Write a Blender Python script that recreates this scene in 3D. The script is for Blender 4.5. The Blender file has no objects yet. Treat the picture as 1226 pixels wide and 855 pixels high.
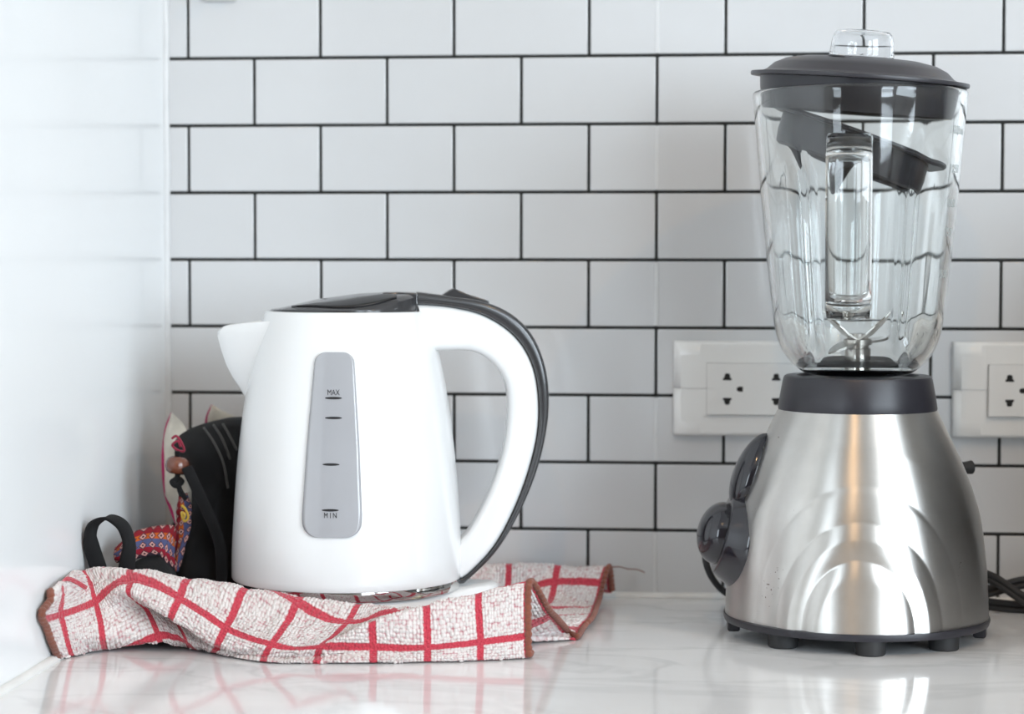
import bpy, bmesh, math, random
import numpy as np
from mathutils import Vector, Matrix

scene = bpy.context.scene
COL = scene.collection
R = math.radians

# ------------------------------------------------------------------ camera
cam_data = bpy.data.cameras.new('camera')
cam_data.sensor_width = 36.0
cam_data.lens = 2600.0 / 1226.0 * 36.0
cam_data.clip_start = 0.01
cam = bpy.data.objects.new('camera', cam_data)
COL.objects.link(cam)
cam.location = (0.0613, -1.6037, 0.2495)
YAW, PITCH, ROLL = 0.0886, math.atan(115.5 / 2600.0), 0.0009
cam.matrix_world = (Matrix.Translation(cam.location) @ Matrix.Rotation(YAW, 4, 'Z')
                    @ Matrix.Rotation(math.pi / 2 - PITCH, 4, 'X') @ Matrix.Rotation(ROLL, 4, 'Z'))
cam_data.dof.use_dof = True
cam_data.dof.focus_distance = 1.40
cam_data.dof.aperture_fstop = 5.6
scene.camera = cam

# ------------------------------------------------------------------ world, windows, exposure
world = bpy.data.worlds.new('world')
scene.world = world
world.use_nodes = True
world.node_tree.nodes['Background'].inputs[0].default_value = (0.80, 0.90, 1.0, 1)
world.node_tree.nodes['Background'].inputs[1].default_value = 0.4

def area_light(name, loc, target, sx, sy, power, color):
    ld = bpy.data.lights.new(name, 'AREA')
    ld.shape = 'RECTANGLE'
    ld.size, ld.size_y = sx, sy
    ld.energy = power
    ld.color = color
    o = bpy.data.objects.new(name, ld)
    COL.objects.link(o)
    o.location = loc
    o.rotation_euler = (Vector(target) - Vector(loc)).to_track_quat('-Z', 'Y').to_euler()
    return o

DAY = (0.80, 0.91, 1.0)
area_light('window_daylight', (2.28, -2.30, 0.83), (0.0, -2.30, 0.83), 1.5, 1.5, 62, DAY)
area_light('patio_daylight', (1.72, -3.38, 0.70), (1.72, 0.0, 0.70), 0.85, 1.6, 30, DAY)
area_light('added_side_fill', (-1.60, -3.38, 0.70), (-1.60, 0.0, 0.70), 0.60, 1.6, 16, DAY)  # added fill light that softens the shadow beside the blender

vs = scene.view_settings
vs.view_transform = 'Standard'
vs.look = 'None'
vs.exposure = 0.40
vs.gamma = 1.0
vs.use_curve_mapping = False

# ------------------------------------------------------------------ helpers
def link(o, parent=None):
    COL.objects.link(o)
    if parent is not None:
        o.parent = parent
    return o

def tag(o, label=None, category=None, group=None, kind=None):
    if label: o['label'] = label
    if category: o['category'] = category
    if group: o['group'] = group
    if kind: o['kind'] = kind
    return o

def empty(name, loc=(0, 0, 0), rz=0.0):
    o = bpy.data.objects.new(name, None)
    o.empty_display_size = 0.02
    o.location = loc
    o.rotation_euler = (0, 0, rz)
    COL.objects.link(o)
    return o

def mesh_obj(name, verts, faces, mat, parent=None, smooth=True, uv=None):
    me = bpy.data.meshes.new(name)
    me.from_pydata([tuple(map(float, v)) for v in verts], [], [tuple(map(int, f)) for f in faces])
    me.update()
    if uv is not None:
        lay = me.uv_layers.new(name='UVMap')
        li = np.empty(len(me.loops), dtype=np.int32)
        me.loops.foreach_get('vertex_index', li)
        lay.data.foreach_set('uv', np.asarray(uv, dtype=np.float32)[li].ravel())
    if smooth:
        me.polygons.foreach_set('use_smooth', [True] * len(me.polygons))
    if mat: me.materials.append(mat)
    return link(bpy.data.objects.new(name, me), parent)

def bm_obj(name, bm, mat, parent=None, smooth=False, angle=None):
    me = bpy.data.meshes.new(name)
    bm.normal_update()
    bm.to_mesh(me)
    bm.free()
    if smooth:
        me.polygons.foreach_set('use_smooth', [True] * len(me.polygons))
        if angle is not None:
            me.set_sharp_from_angle(angle=R(angle))
            big = max(f.area for f in me.polygons)
            flat_faces(me, big * .12)
    if mat: me.materials.append(mat)
    return link(bpy.data.objects.new(name, me), parent)

def flat_faces(me, area):
    """broad flat faces keep their own normal; only the rounded edges are smooth"""
    for f in me.polygons:
        if f.area > area: f.use_smooth = False

def sharp(o, ang=35):
    o.data.set_sharp_from_angle(angle=R(ang))
    return o

def fix_normals(o):
    bm = bmesh.new(); bm.from_mesh(o.data)
    bmesh.ops.recalc_face_normals(bm, faces=bm.faces)
    bm.to_mesh(o.data); bm.free()
    return o

def box_bm(x0, x1, y0, y1, z0, z1, bev=0.0, seg=2):
    bm = bmesh.new()
    bmesh.ops.create_cube(bm, size=1.0)
    for v in bm.verts:
        v.co = Vector((x0 + (v.co.x + .5) * (x1 - x0), y0 + (v.co.y + .5) * (y1 - y0), z0 + (v.co.z + .5) * (z1 - z0)))
    if bev > 0:
        bmesh.ops.bevel(bm, geom=list(bm.edges), offset=bev, segments=seg, affect='EDGES', profile=0.5)
    return bm

def catmull(pts, n, closed=False):
    """resample a polyline by a centripetal-ish Catmull-Rom spline; works in any dimension"""
    P = np.asarray(pts, float)
    m = len(P)
    t = np.linspace(0, m if closed else m - 1, n, endpoint=not closed)
    return catmull_at(P, t, closed)

def catmull_at(P, t, closed=False):
    P = np.asarray(P, float)
    m = len(P)
    t = np.asarray(t, float)
    i = np.floor(t).astype(int)
    if not closed:
        i = np.clip(i, 0, m - 2)
    f = (t - i).reshape((-1,) + (1,) * (P.ndim - 1))
    if closed:
        g = lambda k: P[k % m]
    else:
        Q = np.concatenate([[2 * P[0] - P[1]], P, [2 * P[-1] - P[-2]]])
        g = lambda k: Q[np.clip(k + 1, 0, m + 1)]
    p0, p1, p2, p3 = g(i - 1), g(i), g(i + 1), g(i + 2)
    return 0.5 * (2 * p1 + (p2 - p0) * f + (2 * p0 - 5 * p1 + 4 * p2 - p3) * f**2 + (3 * p1 - p0 - 3 * p2 + p3) * f**3)

def resample(pts, n):
    """dense spline resampled to n points of equal arc length"""
    D = catmull(pts, 400)
    s = np.concatenate([[0], np.cumsum(np.linalg.norm(np.diff(D, axis=0), axis=1))])
    u = np.linspace(0, s[-1], n)
    return np.stack([np.interp(u, s, D[:, k]) for k in range(D.shape[1])], 1)

def grid_faces(nu, nv, wrap_u=False, wrap_v=False):
    F = []
    for i in range(nu if wrap_u else nu - 1):
        for j in range(nv if wrap_v else nv - 1):
            a, b = i, (i + 1) % nu
            c, d = j, (j + 1) % nv
            F.append((a * nv + c, b * nv + c, b * nv + d, a * nv + d))
    return F

def lathe(name, prof, mat, parent=None, seg=64, loc=(0, 0, 0), sharp_angle=35, cap=True, closed=False):
    """prof: list of (r, z) from bottom to top; closed=True joins last to first (a ring)"""
    prof = np.asarray(prof, float)
    n = len(prof)
    th = np.linspace(0, 2 * math.pi, seg, endpoint=False)
    V = np.zeros((seg, n, 3))
    V[:, :, 0] = np.cos(th)[:, None] * prof[None, :, 0] + loc[0]
    V[:, :, 1] = np.sin(th)[:, None] * prof[None, :, 0] + loc[1]
    V[:, :, 2] = prof[None, :, 1] + loc[2]
    F = grid_faces(seg, n, True, closed)
    if cap and not closed:
        if prof[0, 0] > 1e-6: F.append(tuple(i * n for i in range(seg))[::-1])
        if prof[-1, 0] > 1e-6: F.append(tuple(i * n + n - 1 for i in range(seg)))
    o = mesh_obj(name, V.reshape(-1, 3), F, mat, parent)
    bm = bmesh.new(); bm.from_mesh(o.data)
    bmesh.ops.remove_doubles(bm, verts=bm.verts, dist=1e-6)
    bmesh.ops.recalc_face_normals(bm, faces=bm.faces)
    bm.to_mesh(o.data); bm.free()
    o.data.polygons.foreach_set('use_smooth', [True] * len(o.data.polygons))
    if sharp_angle: sharp(o, sharp_angle)
    return o

def tube(name, pts, rad, mat, parent=None, n=60, seg=10, spline=True, flat=1.0, up=(0, 0, 1), closed=False):
    """a round (or flattened) tube along a path; rad may be a list"""
    P = catmull(pts, n, closed) if spline else np.asarray(pts, float)
    n = len(P)
    rr = np.full(n, rad) if np.isscalar(rad) else np.interp(np.linspace(0, 1, n), np.linspace(0, 1, len(rad)), rad)
    T = np.roll(P, -1, 0) - np.roll(P, 1, 0) if closed else np.gradient(P, axis=0)
    T /= np.linalg.norm(T, axis=1)[:, None] + 1e-12
    N = np.zeros_like(P)
    u = np.array(up, float)
    a = u - T[0] * (u @ T[0])
    if np.linalg.norm(a) < 1e-3: a = np.array([1.0, 0, 0]) - T[0] * T[0][0]
    N[0] = a / np.linalg.norm(a)
    for i in range(1, n):
        a = N[i - 1] - T[i] * (N[i - 1] @ T[i])
        N[i] = a / (np.linalg.norm(a) + 1e-12)
    B = np.cross(T, N)
    ph = np.linspace(0, 2 * math.pi, seg, endpoint=False)
    V = P[:, None, :] + (np.cos(ph)[None, :, None] * N[:, None, :] * flat + np.sin(ph)[None, :, None] * B[:, None, :]) * rr[:, None, None]
    F = grid_faces(n, seg, closed, True)
    if not closed:
        F.append(tuple(range(seg))); F.append(tuple((n - 1) * seg + k for k in range(seg))[::-1])
    o = mesh_obj(name, V.reshape(-1, 3), F, mat, parent)
    fix_normals(o)
    return o

def ribbon(name, pts, side, width, thick, mat, parent=None, n=50, closed=False):
    """flat strap along a path; side: vector or list of vectors across the strap"""
    P = catmull(pts, n, closed)
    S = np.asarray(side, float)
    S = np.tile(S, (n, 1)) if S.ndim == 1 else catmull(S, n, closed)
    T = np.roll(P, -1, 0) - np.roll(P, 1, 0) if closed else np.gradient(P, axis=0)
    T /= np.linalg.norm(T, axis=1)[:, None] + 1e-12
    S = S - T * (S * T).sum(1)[:, None]
    S /= np.linalg.norm(S, axis=1)[:, None] + 1e-12
    N = np.cross(T, S)
    prof = [(-.5, -.3), (-.46, -.5), (0, -.55), (.46, -.5), (.5, -.3), (.5, .3), (.46, .5), (0, .55), (-.46, .5), (-.5, .3)]
    V = np.stack([P + S * a * width + N * b * thick for a, b in prof], 1)
    k = len(prof)
    F = grid_faces(n, k, closed, True)
    if not closed:
        F.append(tuple(range(k))); F.append(tuple((n - 1) * k + q for q in range(k))[::-1])
    return fix_normals(mesh_obj(name, V.reshape(-1, 3), F, mat, parent))

def prism_xz(name, poly, y0, y1, mat, parent=None, bev=0.0, seg=2, smooth=True):
    """extrude a polygon of the XZ plane along Y"""
    bm = bmesh.new()
    a = [bm.verts.new((x, y0, z)) for x, z in poly]
    b = [bm.verts.new((x, y1, z)) for x, z in poly]
    n = len(poly)
    bm.faces.new(a); bm.faces.new(b[::-1])
    for i in range(n):
        bm.faces.new((a[i], b[i], b[(i + 1) % n], a[(i + 1) % n]))
    bmesh.ops.recalc_face_normals(bm, faces=bm.faces)
    if bev: bmesh.ops.bevel(bm, geom=list(bm.edges), offset=bev, segments=seg, affect='EDGES', profile=0.5)
    return bm_obj(name, bm, mat, parent, smooth, 40)

def text_mesh(body, size, align='CENTER', extrude=0.0):
    cu = bpy.data.curves.new('lettering', 'FONT')
    cu.body = body; cu.size = size
    cu.align_x = align; cu.align_y = 'CENTER'
    cu.extrude = extrude
    cu.resolution_u = 3
    ob = bpy.data.objects.new('lettering', cu)
    COL.objects.link(ob)
    dg = bpy.context.evaluated_depsgraph_get()
    dg.update()
    me = bpy.data.meshes.new_from_object(ob.evaluated_get(dg))
    COL.objects.unlink(ob)
    bpy.data.objects.remove(ob); bpy.data.curves.remove(cu)
    return me

# ------------------------------------------------------------------ materials
def new_mat(name):
    m = bpy.data.materials.new(name)
    m.use_nodes = True
    nt = m.node_tree
    return m, nt, nt.nodes['Principled BSDF']

def node(nt, typ, **kw):
    n = nt.nodes.new(typ)
    for k, v in kw.items(): setattr(n, k, v)
    return n

def ramp(nt, stops, interp='LINEAR'):
    r = node(nt, 'ShaderNodeValToRGB')
    cr = r.color_ramp
    cr.interpolation = interp
    while len(cr.elements) < len(stops): cr.elements.new(0.5)
    for e, (p, c) in zip(cr.elements, stops):
        e.position = p
        e.color = (*c, 1) if len(c) == 3 else c
    return r

def mat_plain(name, col, rough=0.4, metal=0.0, coat=0.0, noise=0.04, scale=40.0, bump=0.0, bump_scale=300.0, spec=0.5, rough_var=0.06):
    """a solid colour with slight procedural variation in tone, gloss and relief"""
    m, nt, b = new_mat(name)
    tc = node(nt, 'ShaderNodeTexCoord')
    nz = node(nt, 'ShaderNodeTexNoise'); nz.inputs['Scale'].default_value = scale; nz.inputs['Detail'].default_value = 4
    nt.links.new(tc.outputs['Object'], nz.inputs['Vector'])
    c0 = tuple(max(0, c * (1 - noise)) for c in col); c1 = tuple(min(1, c * (1 + noise)) for c in col)
    rp = ramp(nt, [(0.3, c0), (0.7, c1)])
    nt.links.new(nz.outputs['Fac'], rp.inputs[0])
    nt.links.new(rp.outputs[0], b.inputs['Base Color'])
    mr = node(nt, 'ShaderNodeMapRange')
    mr.inputs[3].default_value = max(0.0, rough - rough_var * .5); mr.inputs[4].default_value = rough + rough_var * .5
    nt.links.new(nz.outputs['Fac'], mr.inputs[0])
    nt.links.new(mr.outputs[0], b.inputs['Roughness'])
    b.inputs['Metallic'].default_value = metal
    b.inputs['Coat Weight'].default_value = coat
    b.inputs['Coat Roughness'].default_value = 0.05
    b.inputs['Specular IOR Level'].default_value = spec
    if bump > 0:
        n2 = node(nt, 'ShaderNodeTexNoise'); n2.inputs['Scale'].default_value = bump_scale; n2.inputs['Detail'].default_value = 3
        nt.links.new(tc.outputs['Object'], n2.inputs['Vector'])
        bp = node(nt, 'ShaderNodeBump'); bp.inputs['Strength'].default_value = bump; bp.inputs['Distance'].default_value = 0.001
        nt.links.new(n2.outputs['Fac'], bp.inputs['Height'])
        nt.links.new(bp.outputs[0], b.inputs['Normal'])
    return m

def mat_cloth(name, col, scale=900.0, rough=0.9, bump=0.5, fuzz=0.3):
    """woven cotton: fine over-under relief"""
    m, nt, b = new_mat(name)
    tc = node(nt, 'ShaderNodeTexCoord')
    wx = node(nt, 'ShaderNodeTexWave'); wx.inputs['Scale'].default_value = scale * .3; wx.bands_direction = 'X'
    wz = node(nt, 'ShaderNodeTexWave'); wz.inputs['Scale'].default_value = scale * .3; wz.bands_direction = 'Z'
    for w in (wx, wz): nt.links.new(tc.outputs['Object'], w.inputs['Vector'])
    mul = node(nt, 'ShaderNodeMath', operation='MULTIPLY')
    nt.links.new(wx.outputs['Fac'], mul.inputs[0]); nt.links.new(wz.outputs['Fac'], mul.inputs[1])
    nz = node(nt, 'ShaderNodeTexNoise'); nz.inputs['Scale'].default_value = 60; nz.inputs['Detail'].default_value = 5
    nt.links.new(tc.outputs['Object'], nz.inputs['Vector'])
    rp = ramp(nt, [(0.25, tuple(c * .75 for c in col)), (0.75, tuple(min(1, c * 1.25) for c in col))])
    nt.links.new(nz.outputs['Fac'], rp.inputs[0])
    nt.links.new(rp.outputs[0], b.inputs['Base Color'])
    b.inputs['Roughness'].default_value = rough
    b.inputs['Sheen Weight'].default_value = fuzz
    b.inputs['Specular IOR Level'].default_value = 0.2
    bp = node(nt, 'ShaderNodeBump'); bp.inputs['Strength'].default_value = bump; bp.inputs['Distance'].default_value = 0.0006
    nt.links.new(mul.outputs[0], bp.inputs['Height'])
    nt.links.new(bp.outputs[0], b.inputs['Normal'])
    return m

def mat_marble():
    m, nt, b = new_mat('polished_marble')
    tc = node(nt, 'ShaderNodeTexCoord')
    mp = node(nt, 'ShaderNodeMapping'); mp.inputs['Rotation'].default_value = (0, 0, R(28)); mp.inputs['Scale'].default_value = (1.0, 2.6, 1.0)
    nt.links.new(tc.outputs['Object'], mp.inputs['Vector'])
    n1 = node(nt, 'ShaderNodeTexNoise'); n1.inputs['Scale'].default_value = 4.5; n1.inputs['Detail'].default_value = 8; n1.inputs['Distortion'].default_value = 1.2
    nt.links.new(mp.outputs[0], n1.inputs['Vector'])
    r1 = ramp(nt, [(0.46, (0, 0, 0)), (0.5, (1, 1, 1)), (0.54, (0, 0, 0))])
    nt.links.new(n1.outputs['Fac'], r1.inputs[0])
    n2 = node(nt, 'ShaderNodeTexNoise'); n2.inputs['Scale'].default_value = 4; n2.inputs['Detail'].default_value = 6
    nt.links.new(mp.outputs[0], n2.inputs['Vector'])
    r2 = ramp(nt, [(0.3, (0.74, 0.745, 0.755)), (0.62, (0.83, 0.835, 0.84))])
    nt.links.new(n2.outputs['Fac'], r2.inputs[0])
    mx = node(nt, 'ShaderNodeMix', data_type='RGBA', blend_type='MIX')
    mul = node(nt, 'ShaderNodeMath', operation='MULTIPLY'); mul.inputs[1].default_value = 0.22
    nt.links.new(r1.outputs[0], mul.inputs[0]); nt.links.new(mul.outputs[0], mx.inputs[0])
    nt.links.new(r2.outputs[0], mx.inputs[6]); mx.inputs[7].default_value = (0.36, 0.37, 0.39, 1)
    nt.links.new(mx.outputs[2], b.inputs['Base Color'])
    b.inputs['Roughness'].default_value = 0.09
    b.inputs['Specular IOR Level'].default_value = 0.6
    return m

def mat_steel():
    """brushed stainless steel: fine streaks running round the housing"""
    m, nt, b = new_mat('brushed_steel')
    tc = node(nt, 'ShaderNodeTexCoord')
    mp = node(nt, 'ShaderNodeMapping'); mp.inputs['Scale'].default_value = (6, 6, 1400)
    nt.links.new(tc.outputs['Object'], mp.inputs['Vector'])
    nz = node(nt, 'ShaderNodeTexNoise'); nz.inputs['Scale'].default_value = 1; nz.inputs['Detail'].default_value = 3
    nt.links.new(mp.outputs[0], nz.inputs['Vector'])
    n2 = node(nt, 'ShaderNodeTexNoise'); n2.inputs['Scale'].default_value = 30; n2.inputs['Detail'].default_value = 5
    nt.links.new(tc.outputs['Object'], n2.inputs['Vector'])
    rp = ramp(nt, [(0.3, (0.60, 0.58, 0.55)), (0.7, (0.70, 0.68, 0.65))])
    nt.links.new(n2.outputs['Fac'], rp.inputs[0])
    # a few rust flecks, mostly in clusters
    n3 = node(nt, 'ShaderNodeTexNoise'); n3.inputs['Scale'].default_value = 480; n3.inputs['Detail'].default_value = 2
    n4 = node(nt, 'ShaderNodeTexNoise'); n4.inputs['Scale'].default_value = 28
    for n_ in (n3, n4): nt.links.new(tc.outputs['Object'], n_.inputs['Vector'])
    ad = node(nt, 'ShaderNodeMath', operation='MULTIPLY'); nt.links.new(n3.outputs['Fac'], ad.inputs[0]); nt.links.new(n4.outputs['Fac'], ad.inputs[1])
    fk = ramp(nt, [(0.485, (0, 0, 0)), (0.50, (1, 1, 1))]); nt.links.new(ad.outputs[0], fk.inputs[0])
    mxc = node(nt, 'ShaderNodeMix', data_type='RGBA'); nt.links.new(fk.outputs[0], mxc.inputs[0])
    nt.links.new(rp.outputs[0], mxc.inputs[6]); mxc.inputs[7].default_value = (0.10, 0.05, 0.025, 1)
    nt.links.new(mxc.outputs[2], b.inputs['Base Color'])
    iv = node(nt, 'ShaderNodeMath', operation='SUBTRACT'); iv.inputs[0].default_value = 1.0
    nt.links.new(fk.outputs[0], iv.inputs[1]); nt.links.new(iv.outputs[0], b.inputs['Metallic'])
    b.inputs['Roughness'].default_value = 0.38
    b.inputs['Anisotropic'].default_value = 0.90
    b.inputs['Anisotropic Rotation'].default_value = 0.25
    tg = node(nt, 'ShaderNodeTangent'); tg.direction_type = 'RADIAL'; tg.axis = 'Z'
    nt.links.new(tg.outputs[0], b.inputs['Tangent'])
    bp = node(nt, 'ShaderNodeBump'); bp.inputs['Strength'].default_value = 0.10; bp.inputs['Distance'].default_value = 0.0002
    nt.links.new(nz.outputs['Fac'], bp.inputs['Height']); nt.links.new(bp.outputs[0], b.inputs['Normal'])
    return m

def mat_glass(name, col=(1, 1, 1), rough=0.0, ior=1.5):
    m, nt, b = new_mat(name)
    tc = node(nt, 'ShaderNodeTexCoord')
    nz = node(nt, 'ShaderNodeTexNoise'); nz.inputs['Scale'].default_value = 55; nz.inputs['Detail'].default_value = 1
    nt.links.new(tc.outputs['Object'], nz.inputs['Vector'])
    bp = node(nt, 'ShaderNodeBump'); bp.inputs['Strength'].default_value = 0.06; bp.inputs['Distance'].default_value = 0.001
    nt.links.new(nz.outputs['Fac'], bp.inputs['Height']); nt.links.new(bp.outputs[0], b.inputs['Normal'])
    b.inputs['Base Color'].default_value = (*col, 1)
    b.inputs['Transmission Weight'].default_value = 1
    b.inputs['Roughness'].default_value = rough
    b.inputs['IOR'].default_value = ior
    return m

def mat_towel():
    """terry cloth: white loops, red woven stripes at whole numbers of the cloth's own thread coordinates (uv)"""
    m, nt, b = new_mat('terry_cloth')
    uvn = node(nt, 'ShaderNodeUVMap'); uvn.uv_map = 'UVMap'
    sp = node(nt, 'ShaderNodeSeparateXYZ'); nt.links.new(uvn.outputs[0], sp.inputs[0])
    nzw = node(nt, 'ShaderNodeTexNoise'); nzw.inputs['Scale'].default_value = 26; nzw.inputs['Detail'].default_value = 2
    nt.links.new(uvn.outputs[0], nzw.inputs['Vector'])
    masks = []
    for k in ('X', 'Y'):
        ad = node(nt, 'ShaderNodeMath', operation='MULTIPLY_ADD'); ad.inputs[1].default_value = 0.05
        nt.links.new(nzw.outputs['Fac'], ad.inputs[0]); nt.links.new(sp.outputs[k], ad.inputs[2])
        a2 = node(nt, 'ShaderNodeMath', operation='ADD'); a2.inputs[1].default_value = 0.475
        nt.links.new(ad.outputs[0], a2.inputs[0])
        fr = node(nt, 'ShaderNodeMath', operation='FRACT'); nt.links.new(a2.outputs[0], fr.inputs[0])
        su = node(nt, 'ShaderNodeMath', operation='SUBTRACT'); su.inputs[1].default_value = 0.5; nt.links.new(fr.outputs[0], su.inputs[0])
        ab = node(nt, 'ShaderNodeMath', operation='ABSOLUTE'); nt.links.new(su.outputs[0], ab.inputs[0])
        lt = node(nt, 'ShaderNodeMapRange'); lt.inputs[1].default_value = 0.060; lt.inputs[2].default_value = 0.078; lt.inputs[3].default_value = 1; lt.inputs[4].default_value = 0
        nt.links.new(ab.outputs[0], lt.inputs[0]); masks.append(lt)
    mx = node(nt, 'ShaderNodeMath', operation='MAXIMUM'); nt.links.new(masks[0].outputs[0], mx.inputs[0]); nt.links.new(masks[1].outputs[0], mx.inputs[1])
    vo = node(nt, 'ShaderNodeTexVoronoi'); vo.inputs['Scale'].default_value = 16; vo.inputs['Randomness'].default_value = 0.55
    nt.links.new(uvn.outputs[0], vo.inputs['Vector'])
    rp = ramp(nt, [(0.0, (0.78, 0.74, 0.72)), (0.50, (0.70, 0.65, 0.63)), (0.70, (0.58, 0.42, 0.42)), (0.86, (0.44, 0.15, 0.18))])
    nt.links.new(vo.outputs['Distance'], rp.inputs[0])
    wv = node(nt, 'ShaderNodeTexNoise'); wv.inputs['Scale'].default_value = 30
    nt.links.new(uvn.outputs[0], wv.inputs['Vector'])
    rr = ramp(nt, [(0.3, (0.42, 0.028, 0.05)), (0.75, (0.60, 0.075, 0.105))])
    nt.links.new(wv.outputs['Fac'], rr.inputs[0])
    mc = node(nt, 'ShaderNodeMix', data_type='RGBA')
    nt.links.new(mx.outputs[0], mc.inputs[0]); nt.links.new(rp.outputs[0], mc.inputs[6]); nt.links.new(rr.outputs[0], mc.inputs[7])
    nt.links.new(mc.outputs[2], b.inputs['Base Color'])
    b.inputs['Roughness'].default_value = 0.95
    b.inputs['Sheen Weight'].default_value = 0.25
    b.inputs['Specular IOR Level'].default_value = 0.15
    bp = node(nt, 'ShaderNodeBump'); bp.inputs['Strength'].default_value = 0.8; bp.inputs['Distance'].default_value = 0.0018; bp.invert = True
    nt.links.new(vo.outputs['Distance'], bp.inputs['Height']); nt.links.new(bp.outputs[0], b.inputs['Normal'])
    return m

def mat_hill_weave():
    """hand-woven band: rows of small lozenges in red, black, orange, blue and cream"""
    m, nt, b = new_mat('hand_woven_band')
    uvn = node(nt, 'ShaderNodeUVMap'); uvn.uv_map = 'UVMap'
    sp = node(nt, 'ShaderNodeSeparateXYZ'); nt.links.new(uvn.outputs[0], sp.inputs[0])
    stripe = node(nt, 'ShaderNodeMath', operation='FRACT'); nt.links.new(sp.outputs['X'], stripe.inputs[0])
    rs = ramp(nt, [(0, (0.20, 0.012, 0.02)), (0.2, (0.42, 0.09, 0.015)), (0.36, (0.07, 0.08, 0.17)), (0.62, (0.22, 0.012, 0.025)), (0.82, (0.03, 0.02, 0.03))], 'CONSTANT')
    nt.links.new(stripe.outputs[0], rs.inputs[0])
    ck = node(nt, 'ShaderNodeTexVoronoi'); ck.distance = 'MANHATTAN'; ck.inputs['Scale'].default_value = 3.6; ck.inputs['Randomness'].default_value = 0.0
    nt.links.new(uvn.outputs[0], ck.inputs['Vector'])
    rk = ramp(nt, [(0.0, (0.02, 0.015, 0.02)), (0.14, (0.45, 0.24, 0.22)), (0.34, (0.05, 0.02, 0.03)), (0.46, (1, 1, 1))], 'CONSTANT')
    nt.links.new(ck.outputs['Distance'], rk.inputs[0])
    gt = node(nt, 'ShaderNodeMath', operation='GREATER_THAN'); gt.inputs[1].default_value = 0.46
    nt.links.new(ck.outputs['Distance'], gt.inputs[0])
    mc = node(nt, 'ShaderNodeMix', data_type='RGBA')
    nt.links.new(gt.outputs[0], mc.inputs[0]); nt.links.new(rk.outputs[0], mc.inputs[6]); nt.links.new(rs.outputs[0], mc.inputs[7])
    nt.links.new(mc.outputs[2], b.inputs['Base Color'])
    b.inputs['Roughness'].default_value = 0.9
    b.inputs['Specular IOR Level'].default_value = 0.2
    bp = node(nt, 'ShaderNodeBump'); bp.inputs['Strength'].default_value = 0.5; bp.inputs['Distance'].default_value = 0.0006
    nt.links.new(ck.outputs['Distance'], bp.inputs['Height']); nt.links.new(bp.outputs[0], b.inputs['Normal'])
    return m

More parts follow.
